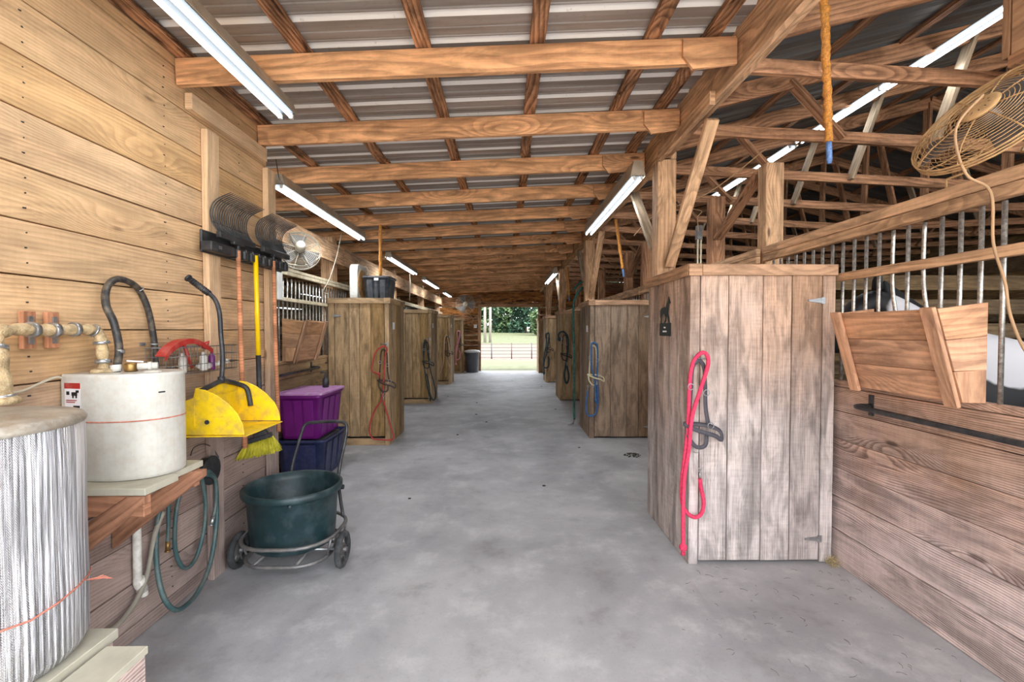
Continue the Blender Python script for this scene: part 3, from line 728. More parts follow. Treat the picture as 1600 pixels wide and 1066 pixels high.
# ------------------------------------------------------------------ light fixtures
def fixture(x, y0, y1, z, label, grp_='hanging twin tube shop lights', top=None, power=22.0):
    t = thing('shop_light', (x, (y0+y1)/2, z), label, 'ceiling light', grp_)
    h = .075 if top is None else top-z-.02
    def ring(y): return [V((x-.058, y, z+.0215)), V((x+.058, y, z+.0215)), V((x+.066, y, z+.012)), V((x+.068, y, z+.018)), V((x+.040, y, z+.02+h)), V((x-.040, y, z+.02+h)), V((x-.068, y, z+.018)), V((x-.066, y, z+.012))]
    m = MB(); m.loft([ring(y0), ring(y1)], smooth=False); m.build('housing', M_FIXT, t)
    m = MB(); m.box(x-.056, x+.056, y0+.004, y1-.004, z+.0165, z+.021); m.build('reflector', M_REFL, t)
    for dx in (-.034, .034):
        for a, b in ((y0+.02, (y0+y1)/2-.016), ((y0+y1)/2+.016, y1-.02)):
            m = MB(); m.tube([(x+dx, a, z), (x+dx, b, z)], .0115, 8); m.build('tube', M_TUBE, t)
        for yy in (y0+.010, (y0+y1)/2, y1-.010):
            m = MB(); m.box(x+dx-.010, x+dx+.010, yy-.010, yy+.010, z-.014, z+.016); m.build('socket', M_WHITE, t)
    for k, yy in enumerate((y0+.6, y1-.6)):      # the downward light of the two tube pairs
        ld = bpy.data.lights.new('tube_light', 'SPOT'); ld.energy = power; ld.spot_size = math.radians(168); ld.spot_blend = 1.0; ld.shadow_soft_size = .04; ld.color = (.93, .97, 1.0)
        lo = bpy.data.objects.new('tube_light', ld); C.objects.link(lo); lo.location = (x, yy, z-.02)
fixture(-1.37, .47, 2.91, 2.935, 'twin tube light overhead at top left, largest and nearest', top=3.03, power=9.0)
fixture(-2.04, 4.14, 6.55, 2.89, 'twin tube light over the left stall front above the rack end', top=3.0)
fixture(-2.08, 8.18, 10.6, 2.89, 'twin tube light over the second left locker, beyond the dark tote', top=3.0)
fixture(-2.10, 11.85, 14.25, 2.89, 'twin tube light above the third left locker', top=2.995)
fixture(-2.12, 15.9, 17.8, 2.89, 'farthest left twin tube light, before the round wall fan', top=2.995)
fixture(1.21, 4.15, 6.6, 2.985, 'twin tube light along the right header beam, nearer one', top=3.14)
fixture(1.24, 11.2, 13.6, 2.985, 'small far twin tube light along the right header beam', top=3.15)
fixture(3.45, 2.95, 5.35, 3.80, 'twin tube light up in the right trusses at the top corner', top=3.83, power=8.0)
fixture(3.45, 5.45, 7.85, 3.80, 'twin tube light farther along inside the right trusses', top=3.83, power=8.0)

# ------------------------------------------------------------------ heater corner (left)
t = thing('heater_shelf', (-1.68, 2.07, .57), 'wooden wall shelf with slanting braces carrying the white heater', 'shelf')
m = MB(); m.box(XL, -1.465, 1.86, 2.05, .925, .955); m.box(XL, -1.50, 2.055, 2.27, .925, .955); m.build('top_board', W_PLYG, t, .002)
for a_ in ((XL, -1.475, 1.865, 1.905, .835, .923), (XL, -1.51, 2.22, 2.26, .835, .923)): m = MB(); m.box(*a_); m.build('support_rail', W_BRKT, t, .003)
for yy, xe in ((1.86, -1.50), (2.20, -1.49)):
    m = MB(); m.prism([(XL+.002, yy, .54), (XL+.002, yy, .68), (xe-.04, yy, .922), (xe+.03, yy, .922), (xe+.03, yy, .89)], (0, .038, 0)); m.build('brace', W_BRKT, t, .003)
t = thing('water_heater', (-1.7, 2.08, .957), 'white rounded enamel water heater on the wall shelf', 'water heater')
prof = spl([(-1.895, 1.965), (-1.80, 1.915), (-1.70, 1.90), (-1.60, 1.925), (-1.525, 1.985), (-1.49, 2.07), (-1.50, 2.155), (-1.56, 2.225)], 5) if False else None
pp = [V((a, b, 0)) for a, b in ((-1.893, 1.966), (-1.79, 1.946), (-1.69, 1.938), (-1.595, 1.955), (-1.525, 2.005), (-1.493, 2.08), (-1.505, 2.16), (-1.57, 2.225))]
pp = spl(pp, 5) + [V((-1.70, 2.25, 0)), V((-1.895, 2.25, 0))]
def lift(q, z, k=1.0): c = V((-1.72, 2.09, 0)); return [c+(p-c)*k+V((0, 0, z)) for p in q]
m = MB(); m.loft([lift(pp, .958, .985), lift(pp, .968), lift(pp, 1.400), lift(pp, 1.412, .985)], smooth=False); b_ = m.build('body', M_HTR, t)
m = MB(); m.tube([p+V((0, 0, 1.21)) for p in lift(pp, 0, 1.006)[:-2]], .0028, 5); m.build('twine', M_TWINE, t)
m = MB(); q0, q1 = V((-1.872, 1.961, 0)), V((-1.792, 1.9455, 0)); nv = V((-.19, -.98, 0))
def quad(mb, a, b, z0, z1, off=.0): 
    mb.prism([a+nv*off+V((0, 0, z0)), b+nv*off+V((0, 0, z0)), b+nv*off+V((0, 0, z1)), a+nv*off+V((0, 0, z1))], nv*.0012)
quad(m, q0, q1, 1.19, 1.375, .001); lb_ = m.build('warning_label', M_PAPER, t)
m = MB(); quad(m, q0, q1, 1.352, 1.376, .0025); m.build('red_band', M_RED, lb_)
m = MB()
for a, b, z0, z1 in ((.12, .2, 1.325, 1.340), (.22, .3, 1.325, 1.340), (.45, .8, 1.322, 1.337), (.5, .57, 1.312, 1.322), (.7, .78, 1.312, 1.322), (.72, .9, 1.335, 1.345), (.55, .95, 1.262, 1.280), (.7, .98, 1.25, 1.262)):
    quad(m, q0.lerp(q1, a), q0.lerp(q1, b), z0, z1, .0025)
m.build('symbols', M_INK, lb_)
m = MB()
for k, z in enumerate((1.300, 1.292, 1.243, 1.235)): quad(m, q0.lerp(q1, .1), q0.lerp(q1, .75-.1*(k % 2)), z, z+.004, .0025)
m.build('red_lines', M_RED, lb_)
m = MB(); nv = V((.88, -.47, 0)); quad(m, V((-1.520, 2.012, 0)), V((-1.508, 2.035, 0)), 1.325, 1.331, .003); m.build('badge', M_INK, t)
m = MB(); m.ball((-1.60, 2.09, 1.412), .03, 6, (1.3, 1.0, .25)); m.build('cap', M_HTR, t)
# wrapped tank
TX, TY, TR = -1.602, 1.355, .27
t = thing('foil_wrapped_tank', (TX, TY, .59), 'tall cylindrical tank wrapped in shiny quilted foil insulation', 'tank')
m = MB(); n = 64
rings = []
for z, r in ((.590, TR-.03), (.596, TR-.01), (.62, TR), (.8, TR+.002), (1.0, TR), (1.2, TR+.002), (1.315, TR), (1.330, TR-.008)):
    rings.append([V((TX+r*math.cos(2*PI*k/n)*(1+.004*math.sin(9*k)), TY+r*math.sin(2*PI*k/n), z)) for k in range(n)])
m.loft(rings); m.build('jacket', M_FOIL, t)
m = MB(); m.lathe([(TR+.002, 1.306), (TR+.006, 1.318), (TR-.004, 1.332), (TR-.03, 1.338), (TR-.12, 1.35), (.02, 1.358)], (TX, TY, 0), 48); m.build('top_cover', M_FOILD, t)
m = MB(); m.tube([(TX+(TR+.005)*math.cos(a/24*2*PI), TY+(TR+.005)*math.sin(a/24*2*PI), .79+.01*math.sin(a)) for a in range(24)], .003, 5, closed=True)
for k in range(5): m.tube([(TX+TR*.94, TY+.17-.07, .80), (TX+TR+.012, TY+.12+.006*k, .80-.004*k), (TX+TR+.032, TY+.12+.009*k, .808-.008*k)], .0013, 4)
m.build('twine', M_TWINE, t)
t = thing('tank_shelf', (-1.5, 1.35, .45), 'low plywood shelf under the foil wrapped tank', 'shelf')
m = MB(); m.box(XL, -1.315, .9, 1.545, .553, .587); m.box(-1.30, -1.165, .9, 1.48, .545, .570); m.build('top_board', W_PLYG, t, .002)
for a_ in ((-1.36, -1.32, .9, 1.53, .46, .551), (-1.225, -1.17, .9, 1.475, .45, .543), (XL, -1.365, 1.42, 1.46, .46, .543)): m = MB(); m.box(*a_); m.build('support_rail', W_STAL, t, .003)
for yy in (.95, 1.38):
    m = MB(); m.prism([(XL+.002, yy, .12), (XL+.002, yy, .22), (-1.33, yy, .458), (-1.24, yy, .458)], (0, .036, 0)); m.build('brace', W_STAL, t, .003)
# wrapped pipe run
t = thing('insulated_pipe', (-1.79, 1.8, 1.55), 'water pipe wrapped in dusty tan insulation and silver tape along the near left wall', 'pipe')
path = spl([(-1.74, 1.60, 1.34), (-1.75, 1.60, 1.42), (-1.77, 1.605, 1.53), (-1.79, 1.63, 1.585), (-1.80, 1.70, 1.602), (-1.81, 1.82, 1.60), (-1.81, 1.95, 1.603), (-1.805, 2.02, 1.60), (-1.795, 2.045, 1.57), (-1.79, 2.05, 1.50), (-1.785, 2.05, 1.415)], 6)
m = MB(); m.tube(path, [.021+.003*math.sin(i*1.3)+rnd(-.002, .003) + (.009 if i < 14 else 0) for i in range(len(path))], 10); m.build('wrap', M_BURL, t)
for i0 in (2, 12, 27, 31, 35, 42, 50, 56):
    i0 = min(i0, len(path)-3); m = MB(); m.tube([path[i0], path[i0+1]], .036 if i0 < 14 else .030, 12); m.build('tape_band', M_TAPE, t)
m = MB(); m.tube(spl([(-1.80, 1.63, 1.59), (-1.81, 1.50, 1.57), (-1.82, 1.36, 1.56)], 5), .026, 10); m.build('wrap', M_BURL, t)
m = MB(); m.lathe([(.046, 1.345), (.046, 1.36), (.034, 1.37)], (-1.74, 1.60, 0), 14); m.lathe([(.05, 1.4125), (.044, 1.425), (.03, 1.43)], (-1.785, 2.05, 0), 14); m.build('collar', M_BURL, t)
for i, yy in enumerate((1.83, 1.925)):
    m = MB(); m.box(XL+.0005, XL+.022, yy-.025, yy+.025, 1.525, 1.675)
    o = m.build('mounting_block', W_ORNG, None, .002); tag(o, 'small orange wood block behind the wrapped pipe, %s one' % ('nearer the tank' if i == 0 else 'nearer the heater'), 'block', 'mounting blocks')
    for za, zb_ in ((1.62, 1.655), (1.545, 1.575)): m = MB(); m.box(XL+.022, XL+.03, yy-.009, yy+.009, za, zb_); m.build('clamp', M_ZINC, o)
m = MB(); m.tube(spl([at_x(-20, 618, -1.84), at_x(30, 612, -1.86), at_x(60, 600, -1.87), at_x(85, 590, -1.87), V((-1.868, 1.942, 1.40))], 6), .0055, 6)
tag(m.build('power_cable', M_CORDW), 'white cord running along the wall into the white heater', 'cord')
# arched black hose from heater
hp = [V((-1.74, 2.06, 1.413)), at_x(186, 545, -1.76), at_x(178, 505, -1.79), at_x(166, 478, -1.81), at_x(166, 452, -1.84), at_x(180, 437, -1.855), at_x(200, 440, -1.862), at_x(217, 453, -1.866), at_x(230, 480, -1.866), at_x(238, 515, -1.866), at_x(243, 555, -1.866), at_x(245, 600, -1.868)]
t = thing('arched_hose', hp[0], 'black rubber hose arching up the wall from the heater top', 'hose')
m = MB(); m.tube(spl(hp, 6), .0155, 10); m.build('hose', M_RUBB, t)
m = MB()
for p, q in ((V((-1.74, 2.06, 1.415)), V((-1.742, 2.06, 1.445))),): m.tube([p, q], .021, 10)
m.build('coupling', M_PVC, t)
m = MB(); m.tube([at_x(187, 552, -1.757), at_x(187.5, 547, -1.757)], .019, 10); m.torus(at_x(218, 452, -1.866), .018, .003, (0, .6, -.8), 14, 5); m.torus(at_x(241, 538, -1.866), .018, .004, (0, 0, 1), 14, 5); m.box(XL+.0, XL+.004, 2.395, 2.43, 1.518, 1.535); m.build('clamp', M_ZINC, t)
t = thing('relief_valve', (-1.69, 2.08, 1.412), 'bronze valve with white elbow on top of the heater', 'valve')
m = MB(); m.lathe([(.024, 1.414), (.026, 1.42), (.026, 1.445), (.022, 1.452)], (-1.69, 2.08, 0), 12); m.build('body', M_BRAS, t)
m = MB(); m.tube([(-1.665, 2.085, 1.435), (-1.60, 2.12, 1.437)], .016, 10); m.tube([(-1.63, 2.10, 1.436), (-1.617, 2.107, 1.4365)], .020, 10); m.build('pipe', M_PVC, t)
m = MB(); m.beam((-1.70, 2.07, 1.462), (-1.65, 2.10, 1.456), .014, .006); m.build('lever', M_PAPER, t)

# wire basket
t = thing('wire_basket', (-1.83, 2.68, 1.35), 'wire basket of grooming things on the near left wall', 'basket')
m = MB(); bx0, bx1, by0, by1, bz0, bz1 = XL+.01, -1.755, 2.42, 3.00, 1.355, 1.505
for z in (bz0, bz0+.05, bz0+.1, bz1):
    m.tube([(bx0, by0, z), (bx1, by0, z), (bx1, by1, z), (bx0, by1, z)], .002 if z < bz1 else .003, 5, closed=True)
y = by0
while y <= by1+.001: m.tube([(bx0, y, bz1), (bx0, y, bz0), (bx1, y, bz0), (bx1, y, bz1)], .0015, 4); y += .029
for x in (bx0+.035, bx0+.07, bx0+.105):
    for y in (by0, by1): m.tube([(x, y, bz0), (x, y, bz1)], .0015, 4)
m.build('wires', M_GREYM, t)
t = thing('sweat_scraper', (-1.76, 2.6, 1.5), 'dusty red curved sweat scraper lying on the wire basket', 'scraper')
m = MB(); arc = [at_x(x, y, -1.75) for x, y in ((259, 556), (268, 544), (280, 535), (293, 530), (306, 530), (318, 535), (333, 545))]
arc = spl(arc, 4)
rg = [[p+V((-.055, 0, 0)), p+V((.0, 0, -.0)), p+V((.0, .0, -.028)), p+V((-.004, 0, -.028)), p+V((-.004, 0, -.005)), p+V((-.055, 0, -.005))] for p in arc]
m.loft(rg, smooth=False); m.build('blade', M_RED, t)
m = MB(); m.tube([arc[12]+V((-.02, 0, -.03)), at_x(300, 575, -1.78)], .009, 8); m.tube([at_x(312, 540, -1.775), at_x(326, 534, -1.76), arc[-3]+V((-.01, 0, -.02))], .008, 6); m.build('handle', M_RED, t)
for i, (px, py, r, c, nm, lb) in enumerate(((285, 568, .020, M_PVC, 'bottle', 'small pale bottle in the wire basket beside the red handle'), (318, 560, .022, M_WHITE, 'bottle', 'fat white bottle in the middle of the wire basket'), (331, 566, .018, M_PURP, 'bottle', 'purple capped bottle in the wire basket'))):
    p = at_x(px, py, -1.80); m = MB(); m.lathe([(r*.9, bz0+.004), (r, bz0+.01), (r, bz0+.085), (r*.45, bz0+.1), (r*.45, bz0+.115)], (p.x, p.y, 0), 12); tag(m.build(nm, c), lb, 'bottle')
m = MB(); m.ball((-1.82, 2.78, bz0+.028), .036, 7, (1, 1.7, .7)); tag(m.build('folded_cloth', M_PAPER), 'crumpled white cloth at the bottom of the wire basket', 'cloth')
m = MB(); m.beam((-1.86, 2.88, bz0+.02), (-1.79, 2.97, bz0+.05), .045, .025); tag(m.build('grooming_brush', M_PVC, None, .006), 'pale grooming brush at the far end of the wire basket', 'brush')

# tool rack
t = thing('tool_rack', (-1.83, 3.3, 2.06), 'long black plastic tool rack screwed across the two left wall studs', 'tool rack')
rx = XL+.046
m = MB(); m.box(rx, rx+.016, 2.80, 3.80, 2.075, 2.215); m.box(rx, rx+.075, 2.80, 3.05, 2.085, 2.145); m.build('back_plate', M_BLACK, t, .006)
for k in range(9):
    y = 3.08+.082*k; m = MB(); m.box(rx+.017, rx+.085, y-.028, y+.028, 2.078, 2.142); m.box(rx+.03, rx+.088, y-.012, y+.012, 2.118, 2.152); m.build('clamp', M_BLKM, t, .008)
m = MB(); m.box(rx+.076, rx+.078, 2.87, 2.90, 2.105, 2.125); m.build('badge', M_GREYM, t)
# manure forks
def fork(yc, ytop, zb, label, tilt=0.0):
    xs = -1.775
    t = thing('manure_fork', (xs, yc, zb), label, 'manure fork', 'manure forks hung tines up')
    m = MB(); m.tube([(xs+.01, yc+.03, zb), (xs+.005, yc+.01, 1.4), (xs, yc, 2.13)], [.0165, .0155, .014], 8); m.build('handle', W_HAND, t)
    m = MB(); m.tube([(xs, yc, 2.12), (xs, yc, 2.20)], .012, 8); m.box(xs-.015, xs+.015, ytop-.20, ytop+.20, 2.175, 2.215); m.box(xs-.012, xs+.018, ytop-.06, ytop+.06, 2.16, 2.18); m.build('head_socket', M_BLACK, t, .004)
    m = MB(); n = 18
    for k in range(n):
        u = (k/(n-1)-.5)*2; y = ytop+u*.195; e = .55 if abs(u) > .99 else 0
        p = spl([(xs, y, 2.21), (xs-.035, y-.005, 2.27), (xs-.045, y-.005, 2.34), (xs-.015, y, 2.405), (xs+.075, y+.01, 2.455)], 4)
        m.tube(p, [.0042]*(len(p)-3)+[.004, .003, .002], 5)
    m.tube([(xs-.036, ytop-.2, 2.275), (xs-.036, ytop+.2, 2.275)], .003, 5); m.build('tines', M_BLKM, t)
fork(3.07, 3.06, .80, 'black manure fork with wooden handle nearest the camera on the rack')
fork(3.53, 3.57, .81, 'black manure fork with wooden handle at the far end of the rack')
# broom
t = thing('push_broom', (-1.76, 3.3, .70), 'yellow handled broom with yellow bristles hanging from the rack', 'broom')
m = MB(); m.tube([(-1.775, 3.28, 2.13), (-1.77, 3.29, 1.42)], .0165, 10); m.build('handle', M_YELH, t)
m = MB(); m.tube([(-1.77, 3.29, 1.42), (-1.768, 3.30, 1.0), (-1.765, 3.30, .88)], .0175, 10); m.build('grip', M_BLACK, t)
m = MB(); a_, b_ = V((-1.85, 3.27, .80)), V((-1.69, 3.31, .845)); m.beam(a_, b_, .055, .035); m.beam(a_.lerp(b_, .3)+V((0, 0, .02)), a_.lerp(b_, .8)+V((0, 0, .035)), .045, .04); m.tube([(-1.765, 3.30, .90), (-1.765, 3.295, .84)], .020, 8); m.build('brush_block', M_BLKM, t, .006)
m = MB()
for i in range(420):
    f = random.random(); g_ = random.random(); p = a_.lerp(b_, f)+V((0, (g_-.5)*.045, -.012)); q = p+V(((f-.5)*.09+rnd(-.012, .012), (g_-.5)*.07, -.105+rnd(-.012, .012)))
    m.tube([p, p.lerp(q, .5)+V((0, 0, rnd(-.004, .004))), q], .0026, 3)
m.build('bristles', M_BRIS, t)

# scoop (dustpan)
t = thing('stall_scoop', (-1.62, 2.65, 1.02), 'dirty yellow plastic scoop with long bent black handle', 'scoop')
ya, yb = 2.46, 2.86
P2 = [(-1.405, 1.035), (-1.412, 1.09), (-1.44, 1.15), (-1.49, 1.205), (-1.55, 1.25), (-1.61, 1.278), (-1.655, 1.285), (-1.665, 1.25), (-1.67, 1.235), (-1.86, 1.17), (-1.88, 1.035)]
for yy, sg in ((ya, 1), (yb-.008, 1)):
    m = MB(); m.prism([(x, yy, z) for x, z in P2], (0, .008, 0))
    if yy == ya: 
        for pl_, th_ in ((((-1.45, 1.11), (-1.47, 1.14), (-1.56, 1.13), (-1.57, 1.11)), .0035), (((-1.665, 1.08), (-1.665, 1.20), (-1.86, 1.15), (-1.88, 1.07)), .0055)):
            m2 = MB(); m2.prism([(x, yy-th_-.0005, z) for x, z in pl_], (0, th_, 0)); m2.build('raised_panel', M_YEL, t)
    m.build('side_wall', M_YEL, t, .002)
m = MB(); m.prism([(-1.395, ya, 1.03), (-1.39, ya, 1.026), (-1.88, ya, 1.018), (-1.88, ya, 1.032)], (0, yb-ya, 0)); m.build('floor_plate', M_YEL, t, .002)
m = MB(); m.prism([(-1.66, ya+.009, 1.285), (-1.67, ya+.009, 1.22), (-1.86, ya+.009, 1.16), (-1.86, ya+.009, 1.17), (-1.68, ya+.009, 1.235), (-1.668, ya+.009, 1.287)], (0, yb-ya-.018, 0))
m.prism([(-1.67, ya+.009, 1.232), (-1.655, ya+.009, 1.225), (-1.66, ya+.009, 1.034), (-1.675, ya+.009, 1.034)], (0, yb-ya-.018, 0)); m.build('back_cover', M_YEL, t, .002)
m = MB(); m.tube([(-1.60, ya-.006, 1.105), (-1.60, ya+.01, 1.105)], .012, 12); m.build('pivot', M_BLACK, t)
hd = [V((-1.645, 2.66, 1.30)), at_y(348, 560, 2.66), at_y(345, 520, 2.66), at_y(343, 490, 2.66), at_y(337, 470, 2.665), at_y(325, 457, 2.67)]
m = MB(); m.tube(spl(hd, 6), .0125, 10); m.build('handle_tube', M_BLKM, t)
m = MB(); m.tube([at_y(327, 459, 2.67), at_y(296, 436, 2.67)], .017, 10); g0, g1 = at_y(327, 459, 2.67), at_y(296, 436, 2.67)
for k in range(9): p = g0.lerp(g1, (k+.5)/10); m.torus(p, .0165, .003, g1-g0, 12, 4)
m.lathe([(.017, 0), (.022, .004), (.022, .012), (.015, .016)], g1, 12, g1-g0); m.build('grip', M_BLACK, t)
m = MB(); m.tube([(-1.645, 2.66, 1.33), (-1.645, 2.66, 1.295)], .02, 8)
m.prism([(-1.66, 2.56, 1.275), (-1.60, 2.56, 1.268), (-1.63, 2.64, 1.31), (-1.655, 2.64, 1.315)], (0, .0, .012)) if False else None
m.tube(spl([(-1.655, 2.49, 1.268), (-1.65, 2.56, 1.285), (-1.645, 2.66, 1.305), (-1.645, 2.74, 1.29), (-1.63, 2.80, 1.27), (-1.60, 2.835, 1.24), (-1.585, 2.84, 1.17), (-1.58, 2.84, 1.13)], 4), .015, 8, flat=1.0); m.build('yoke', M_BLACK, t)

# hanging hoses on the wall under the shelf
HXX = -1.868
def wp(px, py, x=HXX): return at_x(px, py, x)
t = thing('hose_hanger', wp(318, 735), 'dark round hose hanger on the wall beside the heater shelf', 'hose hanger')
m = MB(); c0 = wp(316, 735, XL); m.lathe([(.075, 0), (.075, .05), (.09, .055), (.09, .06)], c0, 20, (1, 0, 0)); m.build('drum', M_BLACK, t)
def hose(name, pts, r, mat, label, ends=None, x=HXX, cat='hose', grp_=None):
    t = thing(name, wp(*pts[0][:2]), label, cat, grp_)
    P_ = [wp(p[0], p[1], p[2] if len(p) > 2 else x) for p in pts]; m = MB(); m.tube(spl(P_, 7), r, 10); m.build('tube', mat, t)
    if ends:
        m = MB(); d = (P_[-1]-P_[-2]).normalized(); e = P_[-1]; m.tube([e-d*.02, e+d*.03], r*1.15, 10); m.tube([e+d*.03, e+d*.036], r*1.45, 10); m.build('fitting', ends, t)
    return t
hose('garden_hose', [(300, 738, -1.82), (282, 744), (262, 765), (249, 800), (244, 850, -1.85), (247, 900, -1.81), (257, 936, -1.77), (273, 953, -1.75), (292, 945, -1.76), (311, 922, -1.79), (328, 882, -1.81), (337, 830, -1.83), (339, 785, -1.845), (336, 750, -1.85), (326, 737, -1.82)], .0125, M_HOSE, 'longest green garden hose loop, nearly touching the floor by the wall')
hose('garden_hose', [(305, 742, -1.84), (290, 752), (278, 785), (273, 830), (275, 865), (285, 886), (297, 885), (309, 865), (319, 825), (321, 785), (315, 745, -1.84)], .0115, M_HOSE, 'shorter green garden hose loop hanging inside the longest one', x=-1.85)
hose('garden_hose', [(290, 750, -1.84), (272, 760, -1.845), (264, 785, -1.845), (263, 820, -1.845), (262, 852, -1.845)], .010, M_HOSE, 'straight hanging green hose end with brass coupling', M_BRAS, x=-1.845)
hose('garden_hose', [(322, 742, -1.81), (336, 748, -1.815), (338, 775, -1.815), (336, 795, -1.815), (332, 812, -1.815)], .0115, M_HOSE, 'short green hose end with silver coupling by the wall stud', M_TAPE)
hose('grey_hose', [(255, 800), (242, 835), (236, 870), (228, 905), (212, 940), (190, 970), (168, 990), (130, 1015)], .013, M_HOSG, 'dusty grey hose curving down the wall toward the tank shelf', None, x=-1.86)
m = MB(); q = wp(215, 900, XL+.022); m.tube(spl([V((q.x, q.y, .90)), V((q.x, q.y, .60)), V((q.x, q.y, .36)), V((q.x, q.y, .30)), V((q.x+.0, q.y+.03, .255)), V((q.x, q.y+.04, .22))], 4), .019, 12); m.tube([V((q.x, q.y+.006, .325)), V((q.x, q.y+.03, .25))], .025, 12)
tag(m.build('drain_pipe', M_PVC), 'white plastic drain pipe on the wall under the heater shelf', 'pipe')
m = MB(); m.tube(spl([wp(298, 712, -1.80), wp(303, 700, -1.85), wp(318, 694, -1.87), wp(332, 700, -1.87), wp(342, 715, -1.84)], 5), .003, 5); tag(m.build('thin_wire', M_BLKM), 'thin wire looping above the hose hanger beside the shelf', 'wire')

# ------------------------------------------------------------------ muck cart
cx, cy = -1.47, 3.16
t = thing('muck_tub', (cx, cy, .2), 'dark green plastic muck tub standing in the two wheeled cart', 'tub')
m = MB(); zb = .142
m.lathe([(.21, zb-.01), (.25, zb), (.262, zb+.03), (.266, zb+.07), (.282, zb+.33), (.288, zb+.335), (.29, zb+.345), (.308, zb+.348), (.313, zb+.36), (.313, zb+.388), (.304, zb+.396), (.290, zb+.392), (.278, zb+.34), (.252, zb+.05), (.20, zb+.02), (.0005, zb+.018)], (cx, cy, 0), 48, cap0=True, cap1=False, sx=1.03); m.build('tub', M_TUB, t)
m = MB()
for a in (0, 90, 180, 270):
    a = math.radians(a+20); m.tube([(cx+.302*1.03*math.cos(a), cy+.302*math.sin(a), zb+.35), (cx+.302*1.03*math.cos(a), cy+.302*math.sin(a), zb+.325)], .012, 6)
m.build('rim_clip', M_TUB, t)
cx += .03
t = thing('muck_cart', (cx, cy, 0), 'dusty grey tubular steel tub cart with two wheels and push handle', 'cart')
r = .0125
def rrl(cx, cy, wx, wy, rad, z): return rr(cx, cy, wx, wy, rad, z, 6)
m = MB(); m.tube(rrl(cx-.01, cy-.01, .61, .62, .24, .22), r, 8, closed=True); m.build('upper_hoop', M_GREYM, t)
m = MB(); m.tube(rrl(cx+.0, cy-.03, .53, .56, .18, .105), r, 8, closed=True)
for dx in (-.15, .12): m.tube([(cx+dx, cy-.30, .112), (cx+dx*.9, cy+.235, .112)], r*.9, 8)
m.tube([(cx-.26, cy+.02, .115), (cx+.26, cy+.02, .115)], r*.8, 8); m.build('lower_frame', M_GREYM, t)
m = MB()
for sx_ in (-1, 1):
    for yy in (-.16, -.04, .14): m = MB(); m.tube([(cx+sx_*.262, cy+yy, .105), (cx+sx_*.300-.01, cy+yy-.01, .22)], .008, 6); m.build('strut', M_GREYM, t)
ax_y = cy-.11
m = MB(); m.tube([(cx-.36, ax_y, .125), (cx+.35, ax_y, .125)], .009, 8); m.build('axle', M_ZINC, t)
for wx in (cx-.345, cx+.345):
    m = MB(); m.torus((wx, ax_y, .125), .098, .022, (1, 0, 0), 28, 8); wh = m.build('wheel', M_TYRE, t)
    m = MB(); m.lathe([(.080, -.012), (.084, -.006), (.05, .0), (.03, .012), (.03, -.02)], (wx, ax_y, .125), 20, (1, 0, 0)); m.tube([(wx-.03, ax_y, .125), (wx+.03, ax_y, .125)], .016, 10)
    for k in range(5):
        a = 2*PI*k/5; m.tube([(wx, ax_y, .125), (wx, ax_y+.082*math.cos(a), .125+.082*math.sin(a))], .008, 5)
    m.build('hub', M_GREYM, wh)
m = MB(); hy = cy+.36
hpts = [(cx-.22, cy+.27, .22), at_y(455, 735, hy), at_y(470, 680, hy+.05), at_y(478, 663, hy+.07), at_y(495, 660, hy+.08), at_y(530, 659, hy+.08), at_y(541, 664, hy+.07), at_y(540, 685, hy+.05), at_y(529, 745, hy-.02), (cx+.24, cy+.20, .22)]
m.tube(spl(hpts, 5), .0125, 8); m.build('handle', M_BLKM, t)
m = MB(); k_ = at_y(536, 761, hy-.05); m.tube([k_-V((.05, 0, 0)), k_], .007, 6); m.tube([k_-V((.012, 0, 0)), k_+V((.006, 0, 0))], .018, 10); m.build('knob', M_BLKM, t)

